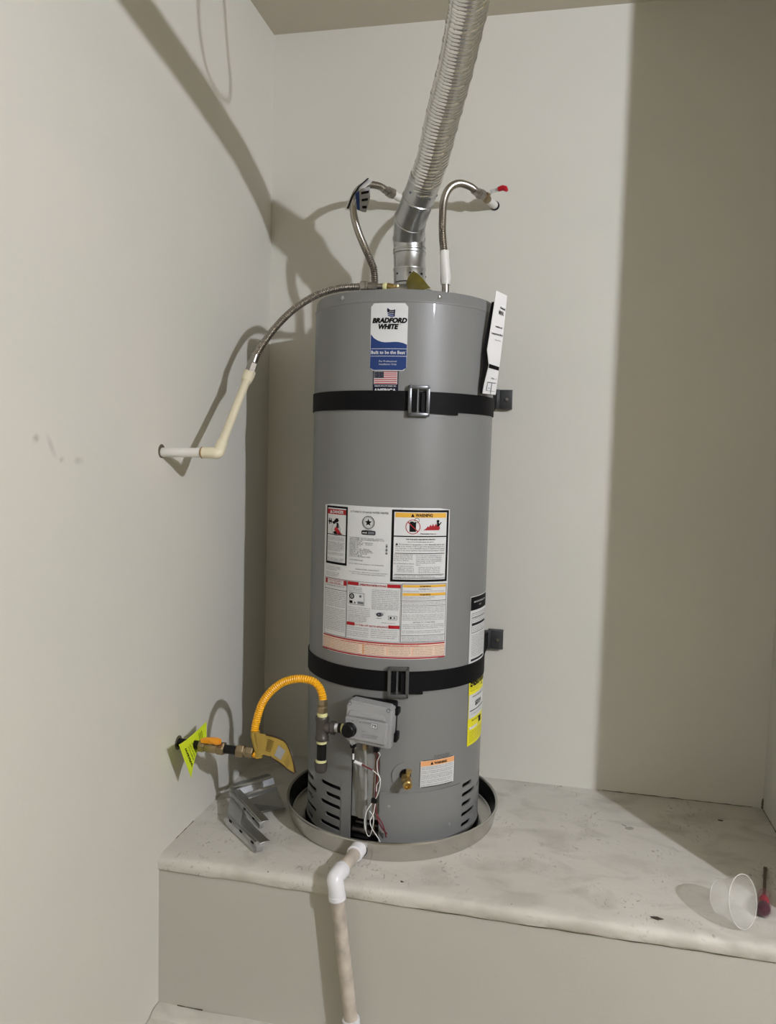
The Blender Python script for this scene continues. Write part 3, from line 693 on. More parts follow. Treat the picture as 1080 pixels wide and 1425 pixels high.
L.text('STATUS CONTROL GAS VALVE', -.014, -.0255, .0045, 'ctrl_d', .046); L.text('TURN COUNTERCLOCKWISE', -.014, -.0310, .0040, 'ctrl_d', .040)
L.build('control_print', ctrl)
b = MB(); kc = GC+gm@Vector((-.0465, 0, -.0155)); ax = gm@Vector((0, -1, 0))
b.lathe([(.0195, 0), (.0195, .004), (.0175, .006), (.0165, .018), (.0145, .020), (0, .020)], kc, ax, 28)
b.box(kc+ax*.021, (.004, .004, .026), gm, 0, .001); b.build('temperature_knob', M['plastic_b'], ctrl, 'round black control knob')
for u, v in ((-.052, .050), (.052, .044)):
    b = MB(); b.lathe([(.0055, -.004), (.0055, 0), (.0038, .0005), (.0030, -.001), (0, -.001)], GC+gm@Vector((u, .008, v)), ax, 14); b.build('cover_screw', M['ctrl_d'], ctrl)
b = MB(); b.box(GC+gm@Vector((-.044, .03, -.066)), (.013, .02, .016), gm, 0, .003); b.build('plug', M['plastic_b'], ctrl)
b = MB(); b.box(GC+gm@Vector((.020, .03, -.066)), (.014, .02, .018), gm, 0, .002); b.build('plug', M['plastic_b'], ctrl)
b = MB(); q = GC+gm@Vector((-.013, .035, -.060)); b.hexnut(q, q+Vector((0, 0, -.016)), .009); b.build('outlet_nut', M['dbrass'], ctrl)
# burner tube and wires down the channel
def wire(name, pts, r_, m, parent=heater, label=None):
    b = MB(); b.tube(spline(pts, .006), r_, 8); return b.build(name, m, parent, label)
q = GC+Vector((-.013, .035, -.075))
wire('pilot_tube', [q, (q.x, q.y+.01, .26), (q.x-.001, 1.99, .18), (q.x, 1.995, .06)], .0042, M['tank_in'])
q = GC+gm@Vector((.020, .03, -.075))
CH = 1.987
wire('red_wire', [q+Vector((-.004, 0, 0)), (-.440, CH-.012, .27), (-.441, CH-.010, .20), (-.443, CH-.010, .155), (-.440, CH-.010, .12), (-.420, CH-.012, .09), (-.412, CH, .05)], .0018, M['redw'])
wire('red_wire', [q+Vector((-.001, 0, 0)), (-.436, CH-.014, .26), (-.438, CH-.014, .20), (-.441, CH-.012, .155), (-.436, CH-.012, .11), (-.424, CH-.008, .08), (-.410, CH, .06)], .0018, M['redw'])
wire('copper_tube', [q+Vector((-.008, .01, .01)), (-.446, CH-.006, .26), (-.449, CH-.004, .20), (-.450, CH, .14), (-.448, CH+.006, .06)], .0020, M['copper'])
wire('white_wire', [q+Vector((.004, -.004, 0)), (-.428, CH-.03, .285), (-.437, CH-.022, .262), (-.436, CH-.018, .232), (-.428, CH-.018, .212), (-.432, CH-.018, .180), (-.441, CH-.014, .157)], .0012, M['white2'])
wire('white_wire', [(-.447, CH-.014, .150), (-.462, CH-.02, .125), (-.467, CH-.02, .095), (-.462, CH-.014, .060), (-.455, CH-.008, .052), (-.447, CH-.012, .080), (-.444, CH-.018, .110), (-.455, CH-.018, .125)], .0012, M['white2'])
wire('white_wire', [(-.440, CH-.014, .150), (-.444, CH-.022, .120), (-.452, CH-.022, .100), (-.446, CH-.022, .080), (-.428, CH-.022, .055), (-.418, CH-.024, .038), (-.411, CH-.024, .036)], .0012, M['white2'])
b = MB(); b.box((-.444, CH-.014, .153), (.016, .012, .012), None, 0, .002); b.build('wire_clip', M['plastic_b'], heater)
# igniter lead with white sleeve
q = GC+gm@Vector((-.044, .03, -.072))
wire('igniter_lead', [q, (q.x+.001, q.y, .285), (q.x+.001, q.y, .268), (q.x+.004, q.y+.004, .254)], .0018, M['plastic_b'])
b = MB(); b.tube([(q.x+.001, q.y, .278), (q.x+.001, q.y, .262)], .0027, 10); b.tube([(q.x+.004, q.y+.002, .256), (q.x+.024, q.y+.002, .250)], .0042, 12); b.build('lead_sleeve', M['white2'], heater)
wire('igniter_lead', [(q.x+.024, q.y+.002, .250), (q.x+.044, q.y, .243), (q.x+.054, q.y, .239)], .0022, M['redw'])
wire('white_wire', [(q.x+.054, q.y, .239), (q.x+.070, q.y-.002, .228), (q.x+.074, q.y, .215), (q.x+.065, q.y+.005, .198), (-.438, CH-.018, .180)], .0011, M['white2'])
# drain valve
dv = cyl(R(18.8), .214); dn = Vector((math.sin(R(18.8)), -math.cos(R(18.8)), 0)); dn2 = (dn+Vector((.0, 0, -.18))).normalized()
b = MB(); b.lathe([(.036, -.002), (.036, .0012), (.033, .0016), (.016, .0005), (0, .0005)], dv, dn, 36); b.build('drain_escutcheon', M['tank'], heater)
b = MB(); b.lathe([(.0155, 0), (.0155, .0025), (0, .0025)], dv+dn*.0006+Vector((0, 0, .003)), dn, 24); b.build('drain_opening', M['black'], heater)
b = MB(); b.lathe([(.011, 0), (.011, .012), (.0135, .014), (.0135, .030), (.011, .034), (.0125, .036), (.0125, .048), (.0105, .050), (.0075, .050), (.0060, .042), (0, .042)], dv, dn2, 24)
b.lathe([(.006, 0), (.006, .014), (.008, .016), (.008, .022), (0, .023)], dv+dn2*.020+Vector((.003, 0, .006)), (.2, 0, 1), 12)
b.build('drain_valve', M['brass'], heater)

# ------------------------------------------------------------------ straps
def band(mb, t0, t1, z0, z1, h0, h1=None, zf=None, th=.0022):
    n = max(2, int((t1-t0)/R(3))); vs = []; fs = []; h1 = h0 if h1 is None else h1
    for i in range(n+1):
        f = i/n; t = t0+(t1-t0)*f; hh = h0+(h1-h0)*f; dz = zf(f) if zf else 0
        vs += [cyl(t, z0+dz, hh), cyl(t, z1+dz, hh), cyl(t, z1+dz, hh+th), cyl(t, z0+dz, hh+th)]
    for i in range(n):
        a = 4*i
        for k in range(4): fs.append([a+k, a+(k+1) % 4, a+4+(k+1) % 4, a+4+k])
    fs += [[3, 2, 1, 0], [4*n, 4*n+1, 4*n+2, 4*n+3]]
    mb.add(vs, fs, 0, True)
def seismic_strap(z0, z1, buckle_th, lab, tail, wz):
    s_ = empty('seismic_strap', (TX, TY, z0), lab, 'strap', 'black straps around the water heater')
    b = MB(); band(b, R(-118), R(112), z0, z1, .0012)
    for sx, a in ((1, R(112)), (-1, R(-118))):                 # runs back to the wall on both sides
        q0, q1 = cyl(a, z0, .002), cyl(a, z1, .002); wx = TX+sx*.242; yw = YB-.022
        b.sheet([[q0, q1], [(wx, yw, wz-(z1-z0)/2+.002), (wx, yw, wz+(z1-z0)/2-.002)]], .0022)
    b.build('webbing', M['strap'], s_)
    b = MB(); band(b, buckle_th-R(6.3), buckle_th-R(1.5), z0-.001, z1+.001, .004, .007); b.build('webbing_loop', M['strap'], s_)
    q = cyl(buckle_th-R(5.0), (z0+z1)/2, .0085); dn_ = Vector((math.sin(buckle_th), -math.cos(buckle_th), 0))
    b = MB(); b.lathe([(.0055, -.003), (.005, .001), (.003, .0022), (0, .0025)], q, dn_, 14); b.build('rivet', M['bracket'], s_)
    b = MB(); band(b, buckle_th+R(1.5), tail, z0-.004, z1-.004, .006, .0045, lambda f: -.003*f); b.build('webbing_tail', M['strap'], s_)
    # buckle: rectangular frame and centre bar
    c_ = cyl(buckle_th, (z0+z1)/2, .010); m_ = Matrix.Rotation(buckle_th, 3, 'Z'); hw, hh = .028, (z1-z0)/2+.0145
    b = MB()
    for dx in (-hw+.0045, hw-.0045): b.box(c_+m_@Vector((dx, 0, 0)), (.009, .008, 2*hh), m_, 0, .0015)
    for dz in (-hh+.005, hh-.005): b.box(c_+Vector((0, 0, dz)), (2*hw, .008, .010), m_, 0, .0015)
    b.build('buckle_frame', M['buckle'], s_)
    b = MB(); b.tube([c_+m_@Vector((-.003, 0, -hh+.008)), c_+m_@Vector((-.003, 0, hh-.008))], .0030, 10); b.build('buckle_bar', M['buckle'], s_)
    # wall bracket with bolt
    for sx in (1, -1):
        bx = TX+sx*.238
        b = MB(); pz = wz
        b.box((bx+sx*.028, YB-.003, pz), (.048, .006, .062), None, 0, .002); b.box((bx+sx*.010, YB-.017, pz), (.004, .030, .062), None, 0, .0015)
        b.box((bx-sx*.006, YB-.030, pz), (.030, .0035, .062), None, 0, .0015)
        b.box((bx+sx*.031, YB-.013, pz+.029), (.044, .018, .003), None, 0, .001); b.box((bx+sx*.031, YB-.013, pz-.029), (.044, .018, .003), None, 0, .001)
        b.box((bx+sx*.031, YB-.023, pz), (.044, .003, .061), None, 0, .0012)
        wb = b.build('wall_bracket', M['bracket'], s_)
        b = MB(); b.hexnut((bx+sx*.036, YB-.025, pz), (bx+sx*.036, YB-.030, pz), .0055); b.build('bolt', M['nut'], wb)
seismic_strap(1.1745, 1.2245, R(19.9), 'upper black strap around the grey tank, just under the flag sticker', R(44.5), 1.243)
seismic_strap(.4415, .4950, R(12.9), 'lower black strap around the tank above the gas control', R(27.5), .470)

# ------------------------------------------------------------------ drain pan
pan = empty('drain_pan', (TX, TY, 0), 'shallow round aluminium pan under the grey water heater', 'pan')
b = MB(); pr = [(0, .001), (.288, .001), (.296, .002), (.299, .006), (.3055, .052), (.309, .0545), (.3115, .0535), (.3115, .0505), (.309, .049), (.3085, .046), (.3015, .004), (.298, .0), (0, .0)]
pr2 = [(0, .006), (.290, .006), (.2965, .009), (.3050, .0535), (.3085, .0565), (.3125, .0550), (.3130, .0515), (.3100, .0500), (.3030, .0060), (.2990, .0005), (0, .0005)]
b.lathe(pr2, (TX, TY, 0), segs=128); b.build('pan_shell', M['pan'], pan)
b = MB(); b.lathe([(.2955, .0075), (.2975, .012), (.3035, .0505), (.3030, .0500), (.2970, .012), (.2950, .0078)], (TX, TY, 0), segs=128, caps=False); b.build('inner_wall_shade', M['pan_shade'], pan, 'dark inner side wall of the pan')
# drain fitting on the pan wall
po = Vector((-.476, 1.948, .030)); pe = Vector((-.497, 1.795, .030)); pd = (pe-po).normalized()
b = MB(); b.lathe([(.0235, -.006), (.0235, 0), (.0215, .001), (0, .001)], po, pd, 28); b.build('gasket', M['plastic_b'], pan)
b = MB(); b.lathe([(.0215, 0), (.0215, .030), (.0190, .032), (.0175, .032), (0, .030)], po+pd*.001, pd, 28); b.build('outlet_fitting', M['pvc'], pan, 'white threaded outlet on the pan')
# drain pipe
dp = empty('drain_pipe', pe, 'white stained plastic drain pipe running from the pan down to the floor', 'pipe')
b = MB(); b.tube([po+pd*.031, pe-pd*.02], .0165, 24); b.build('horizontal_pipe', M['pvc_old'], dp)
pb = Vector((-.447, 1.792, -.327)); dd = (pb-pe).normalized()
arc = spline([pe-pd*.040, pe-pd*.018, pe+Vector((-.001, .003, -.006)), pe+dd*.022, pe+dd*.052], .004)
b = MB(); b.tube(arc, .0205, 28); b.lathe([(.0215, 0), (.0215, .010), (.0205, .011), (.0165, .011)], arc[-1]-dd*.009, dd, 28); b.lathe([(.0215, 0), (.0215, .008), (.0165, .009)], arc[0]+pd*.006, -pd, 28); b.build('elbow', M['pvc'], dp, 'clean white elbow fitting')
b = MB(); b.tube([pe+dd*.050, pb], .0165, 24); b.build('vertical_pipe', M['pvc_old'], dp)
b = MB(); b.lathe([(.0215, 0), (.0215, .055), (.0165, .058)], pb-dd*.006, dd, 24); b.build('coupling', M['pvc'], dp)
b = MB(); b.tube([pb+dd*.045, pb+dd*((pb.z-ZF)/-dd.z)], .0165, 20); b.build('lower_pipe', M['pvc_old'], dp)

# ------------------------------------------------------------------ vent: hood, elbow, flexible duct
EC = Vector((-.444, 2.2526, 0))
b = MB(); b.lathe([(.085, ZT+.030), (.083, ZT+.036), (.054, ZT+.048), (.046, ZT+.054), (.0445, ZT+.061)], EC, segs=40)
hood = tag(b.build('draft_hood', M['galv']), 'low metal draft hood on top of the tank under the vent elbow', 'vent hood')
for a in (30, 150, 270):
    b = MB(); q = EC+Vector((.07*math.cos(R(a)), .07*math.sin(R(a)), 0)); b.box(q+Vector((0, 0, ZT+.0165)), (.008, .008, .034), Matrix.Rotation(R(a), 3, 'Z'), 0, .001); b.build('leg', M['galv'], hood)
elb = empty('vent_elbow', (-.444, 2.2526, 1.545), 'galvanised jointed vent elbow rising from the centre of the tank top', 'vent elbow')
g0 = Vector((-.444, 2.2526, 1.546)); g1 = Vector((-.4475, 2.2526, 1.640)); g2 = Vector((-.449, 2.250, 1.668)); g3 = Vector((-.440, 2.210, 1.708)); g4 = Vector((-.407, 2.150, 1.745)); g5 = Vector((-.381, 2.108, 1.784))
b = MB(); d_ = g1-g0; Lg = d_.length
b.lathe([(.0450, 0), (.0450, .034), (.0465, .036), (.0465, .040), (.0450, .042), (.0450, Lg-.014), (.0468, Lg-.012), (.0468, Lg-.006), (.0450, Lg-.004), (.0450, Lg+.004)], g0, d_, 48); b.build('collar', M['galv'], elb)
pts = [g1, g2, g3, g4, g5]; rr = [.0448, .0446, .0440, .0430, .0420]
for i in range(4):
    a, c = pts[i], pts[i+1]; d_ = c-a; Lg = d_.length
    b = MB(); b.lathe([(rr[i]-.0005, -.008), (rr[i], -.002), (rr[i]+.0022, 0), (rr[i]+.0022, .003), (rr[i], .005), (rr[i+1], Lg-.001), (rr[i+1]+.001, Lg+.006)], a, d_, 48)
    b.build('elbow_gore', M['galv'], elb)
for k, a in enumerate((-40, 12, 58, 110)):                     # punched square holes and screws on the lowest collar
    t = R(a); q = EC+Vector((.0452*math.sin(t), -.0452*math.cos(t), 1.567)); b = MB(); b.box(q, (.006, .002, .005), Matrix.Rotation(t, 3, 'Z')); b.build('punched_hole', M['black'], elb)
ax_ = (g5-g4).normalized(); u_ = ax_.cross(Vector((0, 0, 1))).normalized(); w__ = ax_.cross(u_)
for sft, al in ((.012, (60, 20, -20, -65)), (-.022, (40, 0, -40))):
    for a in al:
        t = R(a); out_ = -math.sin(t)*u_*-1 + math.cos(t)*w__; out_ = out_ if out_.y < .3 else -out_
        q = g4+ax_*(.02+sft); b = MB(); b.lathe([(.0035, 0), (.0030, .002), (0, .0025)], q+out_*.0425, out_, 8); b.build('sheet_screw', M['ctrl_d'], elb)
# sticker on the elbow
b = MB(); q = g3+Vector((-.030, -.030, .0)); 
b.sheet([[g2+Vector((-.040, -.022, .008)), g2+Vector((-.024, -.040, -.002))], [g3+Vector((-.036, -.020, .012)), g3+Vector((-.018, -.040, .004))]], .0006); b.build('sticker', M['paper'], elb)
FD = [lerp(g4, g5, .55), g5, (-.356, 2.06, 1.815), (-.327, 1.985, 1.860), (-.297, 1.905, 1.899), (-.267, 1.82, 1.931), (-.235, 1.71, 1.964), (-.217, 1.64, 1.984), (-.18, 1.42, 2.028), (-.13, 1.12, 2.075), (-.07, .75, 2.14), (-.02, .40, 2.22), (.0, .12, 2.31), (.005, .0, 2.40), (.005, -.02, ZC+.01)]
pitch = .052; per = 60; pts = spline(FD, pitch/per); n = len(pts)
def ductr(i, a, r_):
    u = i/per - a/(2*PI); f = u % 1
    seam = .0011*math.exp(-((f-.5)/.08)**2)
    return r_ - .0012 + .0026*abs(math.sin(PI*5*u))**.6 + seam + .0006*math.sin(u*.9+a*2)
b = MB(); b.tube(pts, [.0412-.0035*min(1, i/(n*.35)) for i in range(n)], 44, False, 0, ductr)
tag(b.build('flexible_vent_duct', M['foil']), 'shiny ribbed aluminium duct rising from the vent elbow towards the ceiling', 'duct')
# olive foil tag hanging at elbow foot
ft = [[(-.437, 2.170, 1.528), (-.433, 2.166, 1.541), (-.424, 2.160, 1.552), (-.416, 2.160, 1.560)], [(-.428, 2.150, 1.512), (-.420, 2.145, 1.524), (-.410, 2.142, 1.538), (-.400, 2.145, 1.548)], [(-.412, 2.120, 1.500), (-.402, 2.116, 1.508), (-.392, 2.120, 1.520), (-.384, 2.130, 1.532)], [(-.394, 2.085, 1.4925), (-.384, 2.080, 1.496), (-.374, 2.086, 1.504), (-.366, 2.095, 1.510)], [(-.374, 2.060, 1.4875), (-.366, 2.056, 1.489), (-.358, 2.060, 1.492), (-.352, 2.066, 1.494)]]
b = MB(); b.sheet(ft, .001); tag(b.build('crumpled_tag', M['olive']), 'crumpled olive yellow tag lying on the tank top at the vent foot', 'tag')

# ------------------------------------------------------------------ hot line
hot = empty('hot_water_connector', (-.34, TY, ZT), 'braided steel hose arching from the right tank nipple, with white sleeve', 'hose')
b = MB(); b.tube([(-.340, TY, ZT+.002), (-.341, TY, 1.548)], .0105, 20); b.build('nipple', M['nut'], hot)
b = MB(); b.tube([(-.341, TY, 1.541), (-.3405, TY, 1.56), (-.3455, TY, 1.60), (-.348, TY, 1.634)], [.0135, .0145, .014, .0135], 20); 
b.sheet([[(-.3555, TY-.012, 1.548), (-.3575, TY-.012, 1.58), (-.3595, TY-.012, 1.625)], [(-.3545, TY+.012, 1.546), (-.361, TY+.012, 1.58), (-.3630, TY+.012, 1.628)]], .0012)
b.build('paper_sleeve', M['cpvc_w'], hot, 'white wrapped paper sleeve')
HP = [(-.348, TY, 1.628), (-.355, 2.262, 1.675), (-.358, 2.27, 1.716), (-.361, 2.30, 1.785), (-.352, 2.34, 1.833), (-.331, 2.39, 1.862), (-.304, 2.44, 1.868), (-.284, 2.475, 1.860)]
b, pts = corrugated(HP, .0100, .0011, .0056); b.build('braided_hose', M['steel'], hot)
e_ = Vector((-.284, 2.475, 1.860)); d_ = Vector((.022, .032, -.006)).normalized()
b = MB(); b.lathe([(.0115, -.022), (.0120, -.002), (.0140, 0), (.0140, .006)], e_, d_, 20); b.hexnut(e_+d_*.004, e_+d_*.024, .0165); b.build('swivel_nut', M['nut'], hot)
hv = empty('shutoff_valve', (-.243, YB, 1.851), 'small wall stop valve with red lever tip right of the duct', 'valve')
b = MB(); b.tube([e_+d_*.022, e_+d_*.034], .011, 16); vb = e_+d_*.040; b.lathe([(.012, -.012), (.0135, -.006), (.0135, .010), (.011, .014)], vb, (.3, .9, -.25), 18); b.lathe([(.007, 0), (.007, .016), (0, .017)], vb, (.5, -.25, .8), 12); b.build('valve_body', M['dbrass'], hv)
b = MB(); q = vb+Vector((.006, -.004, .013)); lv = Vector((.052, -.02, .004))
b.box(q+lv*.38+Vector((0, 0, .003)), (.030, .003, .012), Matrix.Rotation(R(-21), 3, 'Z')@Matrix.Rotation(R(-4), 3, 'Y'), 0, .001); b.build('lever', M['white'], hv)
b = MB(); gp = [q+lv*.62+Vector((0, 0, .004)), q+lv*.85+Vector((0, 0, .005)), q+lv*1.02+Vector((0, 0, .001)), q+lv*1.12+Vector((0, 0, -.007))]
b.tube(gp, [.0075, .0085, .0080, .0045], 12); b.build('lever_grip', M['redh'], hv, 'red plastic grip')
b = MB(); b.tube([vb+Vector((.004, .006, -.003)), (-.243, YB-.001, 1.851)], .0125, 20); b.build('stub_pipe', M['cpvc_w'], hv, 'white plastic stub into the wall')
b = MB(); b.lathe([(.0145, 0), (.0145, .0015), (0, .0015)], (-.2405, YB-.0016, 1.8490), (0, -1, 0), 20); b.build('wall_hole', M['black'], hv)
# ------------------------------------------------------------------ cold line
cold = empty('cold_water_connector', (-.545, TY, ZT), 'braided steel hose arching left of the duct with a paper label', 'hose')
b = MB(); b.tube([(-.545, TY, ZT+.002), (-.545, TY, 1.535)], .0105, 20); b.build('nipple', M['nut'], cold)
CP = [(-.545, TY, 1.530), (-.549, TY, 1.585), (-.560, 2.254, 1.612), (-.579, 2.26, 1.651), (-.607, 2.28, 1.707), (-.630, 2.31, 1.768), (-.636, 2.34, 1.818), (-.629, 2.375, 1.855), (-.610, 2.41, 1.877), (-.584, 2.445, 1.882), (-.566, 2.472, 1.876)]
b, pts = corrugated(CP, .0100, .0011, .0056); b.build('braided_hose', M['steel'], cold)
e_ = Vector((-.566, 2.472, 1.876)); d_ = Vector((.02, .026, -.006)).normalized()
b = MB(); b.lathe([(.0115, -.018), (.0120, 0), (.0150, .001), (.0150, .008)], e_, d_, 20); b.hexnut(e_+d_*.008, e_+d_*.026, .0165); b.build('swivel_nut', M['nut'], cold)
b = MB(); b.tube([e_+d_*.020, e_+d_*.05, (-.492, 2.545, 1.853), (-.479, YB-.001, 1.851)], .0118, 20); 
tag(b.build('supply_stub', M['cpvc_w']), 'cream plastic stub pipe entering the wall behind the duct', 'pipe')
# paper label folded round the arch
HL = [(-.660, 2.325, 1.779), (-.650, 2.335, 1.815), (-.634, 2.35, 1.848), (-.612, 2.375, 1.880)]
g = [[Vector(p_) for p_ in HL], [Vector(p_)+Vector((.012, -.012, -.004)) for p_ in HL], [Vector(p_)+Vector((.026, -.020, -.012)) for p_ in HL]]
b = MB(); b.sheet(g, .0008, 0)
b.sheet([[Vector(p_)+Vector((.0085, -.0105, .001)) for p_ in HL], [Vector(p_)+Vector((.0145, -.0150, -.001)) for p_ in HL]], .0008, 1)
fl_ = [[(-.634, 2.318, 1.815), (-.612, 2.325, 1.838), (-.588, 2.335, 1.846)], [(-.630, 2.312, 1.793), (-.606, 2.32, 1.802), (-.585, 2.33, 1.812)], [(-.622, 2.31, 1.776), (-.603, 2.315, 1.768), (-.594, 2.32, 1.768)]]
b.sheet(fl_, .0008, 3)
fo = [[Vector(p_)+Vector((0, -.002, 0)) for p_ in row] for row in fl_]
b.sheet([[lerp(fo[0][0], fo[0][1], .3), lerp(fo[0][0], fo[0][1], .75)], [lerp(fo[2][0], fo[2][1], .2), lerp(fo[2][0], fo[2][1], .6)]], .0005, 2)
for k in range(3): b.sheet([[lerp(fo[0][1], fo[2][1], .15+.3*k), lerp(fo[0][1], fo[2][1], .25+.3*k)], [lerp(fo[0][2], fo[2][2], .15+.3*k), lerp(fo[0][2], fo[2][2], .25+.3*k)]], .0005, 1)
b.build('paper_label', [M['paper'], M['ink'], M['blue'], M['ctrl']], cold, 'folded white label with a blue stripe')

# ------------------------------------------------------------------ relief discharge line on the left
tp = empty('relief_line', (-.577, 2.2, ZT), 'grey flexible hose curving left from tank top into cream pipe', 'hose')
b = MB(); b.box((-.562, 2.196, 1.530), (.022, .022, .024), None, 0, .003); b.hexnut((-.552, 2.197, 1.529), (-.524, 2.197, 1.528), .0115); b.tube([(-.534, 2.197, 1.528), (-.505, 2.197, 1.527)], .009, 16); b.build('outlet_nut', M['nut'], tp)
b = MB(); b.lathe([(.010, 0), (.0115, .004), (.0115, .010), (.010, .012)], (-.508, 2.197, 1.5265), (1, 0, 0), 16); b.build('tape_ring', M['tape'], tp)
rv = empty('relief_valve', (-.475, 2.20, ZT), 'brass relief valve on the tank top, left of the vent', 'valve')
b = MB(); b.lathe([(.017, 0), (.017, .008), (.021, .010), (.021, .026), (.016, .032), (.016, .046), (0, .048)], (-.472, 2.205, ZT+.0015), (0, 0, 1), 24)
b.tube([(-.496, 2.197, 1.5265), (-.478, 2.20, 1.524)], .011, 16); b.build('valve_body', M['brass'], rv)
TPp = [(-.575, 2.196, 1.528), (-.637, 2.19, 1.523), (-.697, 2.18, 1.503), (-.756, 2.165, 1.463), (-.803, 2.15, 1.413), (-.837, 2.13, 1.358), (-.853, 2.113, 1.318)]
b, pts = corrugated(TPp, .0100, .0011, .0058); b.build('flexible_hose', M['steel'], tp)
c1 = Vector((-.8655, 2.104, 1.272)); el = Vector((-.832, 1.832, 1.054)); ddn = (el-c1).normalized(); tcu = (c1-Vector((-.853, 2.113, 1.318))).normalized()
b = MB(); b.tube([Vector((-.853, 2.113, 1.318))-tcu*.012, Vector((-.853, 2.113, 1.318))+tcu*.012], .012, 16); b.hexnut(Vector((-.853, 2.113, 1.318))+tcu*.010, c1-tcu*.006, .0145); b.build('swivel_nut', M['nut'], tp)
b = MB(); b.lathe([(.0165, -.012), (.0175, -.008), (.0165, .010), (.0150, .028), (.0112, .034)], c1, ddn, 24); b.build('adapter', M['cpvc'], tp)
b = MB(); b.tube([c1+ddn*.028, el-ddn*.030], .0110, 24); b.build('riser_pipe', M['cpvc'], tp)
b = MB(); b.tube(spline([el-ddn*.040, el-ddn*.020, el+Vector((-.002, .002, 0)), el+Vector((-.018, 0, 0)), el+Vector((-.040, 0, 0))], .003), .0140, 24); b.build('elbow', M['cpvc'], tp)
b = MB(); b.lathe([(.0142, 0), (.0146, .001), (.0146, .003), (.0118, .005)], el+Vector((-.0395, 0, 0)), (-1, 0, 0), 24); b.build('glue_ring', M['glue'], tp)
b = MB(); b.tube([el+Vector((-.038, 0, 0)), (XL+.0005, el.y+.004, el.z-.002)], .0118, 24); b.build('wall_pipe', M['cpvc_w'], tp, 'white pipe stub into the left wall')
b = MB(); b.lathe([(.0175, 0), (.0165, .001), (0, .001)], (XL+.0003, el.y+.002, el.z+.001), (1, 0, 0), 20); b.build('wall_hole', M['caulk'], tp)

# ------------------------------------------------------------------ gas line
GY = 1.944
gv = empty('gas_shutoff_valve', (XL, 1.934, .266), 'brass gas valve with orange lever on a pipe from left wall', 'valve')
def gp_(x): t = (x-XL)/.2227; return Vector((x, 1.934+.009*t, .266-.009*t))
b = MB(); b.lathe([(.019, 0), (.019, .002), (0, .002)], (XL+.0003, 1.934, .266), (1, 0, 0), 16); b.build('wall_hole', M['caulk'], gv)
b = MB(); b.tube([gp_(XL+.0005), gp_(-.918)], .0120, 18); b.build('wall_nipple', M['blackpipe'], gv)
b = MB(); b.hexnut(gp_(-.924), gp_(-.908), .0175); b.lathe([(.013, 0), (.0155, .008), (.0165, .020), (.0155, .032), (.014, .040)], gp_(-.908), (1, .04, -.04), 20); b.hexnut(gp_(-.872), gp_(-.852), .0180); b.lathe([(.009, 0), (.009, .016), (.006, .020), (0, .020)], gp_(-.888), (0, -.35, 1), 14); b.build('valve_body', M['dbrass'], gv)
hb = gp_(-.903)+Vector((0, -.010, .020))
b = MB(); b.tube([hb+Vector((-.012, 0, -.001)), hb, hb+Vector((.018, -.002, .004)), hb+Vector((.034, -.003, .002)), hb+Vector((.044, -.004, .003))], [.005, .008, .0075, .0105, .008], 12)
b.box(hb+Vector((.012, -.001, -.003)), (.044, .012, .005), None, 0, .0015); b.build('lever', M['orange'], gv, 'orange lever')
b = MB(); b.tube([gp_(-.853), gp_(-.815)], .0118, 18); b.build('black_nipple', M['blackpipe'], gv)
gh = empty('gas_connector', (-.78, GY, .256), 'yellow corrugated gas hose looping from brass fitting up to the tee', 'hose')
b = MB(); b.hexnut(gp_(-.818), gp_(-.797), .0175, n=6); b.tube([gp_(-.798), gp_(-.791)], .012, 16); b.hexnut(gp_(-.792), gp_(-.772), .0150); b.build('flare_nut', M['dbrass'], gh)
GP = [gp_(-.771), (-.762, GY, .252), (-.756, GY, .262), (-.762, GY, .285), (-.769, 1.946, .305), (-.769, 1.95, .333), (-.754, 1.953, .388), (-.730, 1.954, .424), (-.697, 1.955, .452), (-.655, 1.955, .466), (-.617, 1.955, .464), (-.597, 1.955, .450), (-.587, 1.955, .428), (-.585, 1.955, .415)]
b, pts = corrugated(GP, .0100, .0011, .0058); b.build('corrugated_hose', M['gasy'], gh)
b = MB(); b.hexnut((-.585, 1.955, .418), (-.585, 1.955, .402), .0135); b.lathe([(.011, 0), (.011, .006)], (-.585, 1.955, .397), (0, 0, 1), 16); b.hexnut((-.5855, 1.955, .398), (-.586, 1.955, .382), .0145); b.build('flare_nut', M['dbrass'], gh)
# wavy instruction tag on the hose
g = []
top = [(-.762, 1.931, .318), (-.730, 1.925, .318), (-.703, 1.930, .312), (-.680, 1.936, .300), (-.664, 1.930, .280), (-.652, 1.925, .252), (-.647, 1.925, .224)]
bot = [(-.752, 1.931, .252), (-.738, 1.928, .262), (-.722, 1.935, .256), (-.703, 1.935, .246), (-.685, 1.928, .240), (-.668, 1.925, .230), (-.649, 1.925, .221)]
for j in range(5): g.append([lerp(top[i], bot[i], j/4) for i in range(7)])
b = MB(); b.sheet(g, .0008); ht = b.build('hose_tag', M['tagy'], gh, 'wavy mustard tag with dark border')
b = MB(); b.tube(spline([Vector(p_) for p_ in top[1:]], .004), .0026, 6); b.tube(spline([Vector(p_) for p_ in bot[2:]], .004), .0024, 6); b.build('tag_border', M['tagb'], ht)
b = MB(); gg = [[lerp(lerp(top[i], bot[i], .28+.55*j/2), lerp(top[i+1], bot[i+1], .28+.55*j/2), .5)+Vector((0, -.0012, 0)) for i in (2, 3)] for j in range(3)]
b.sheet(gg, .0004); b.build('tag_panel', M['ctrl'], ht)
b = MB()
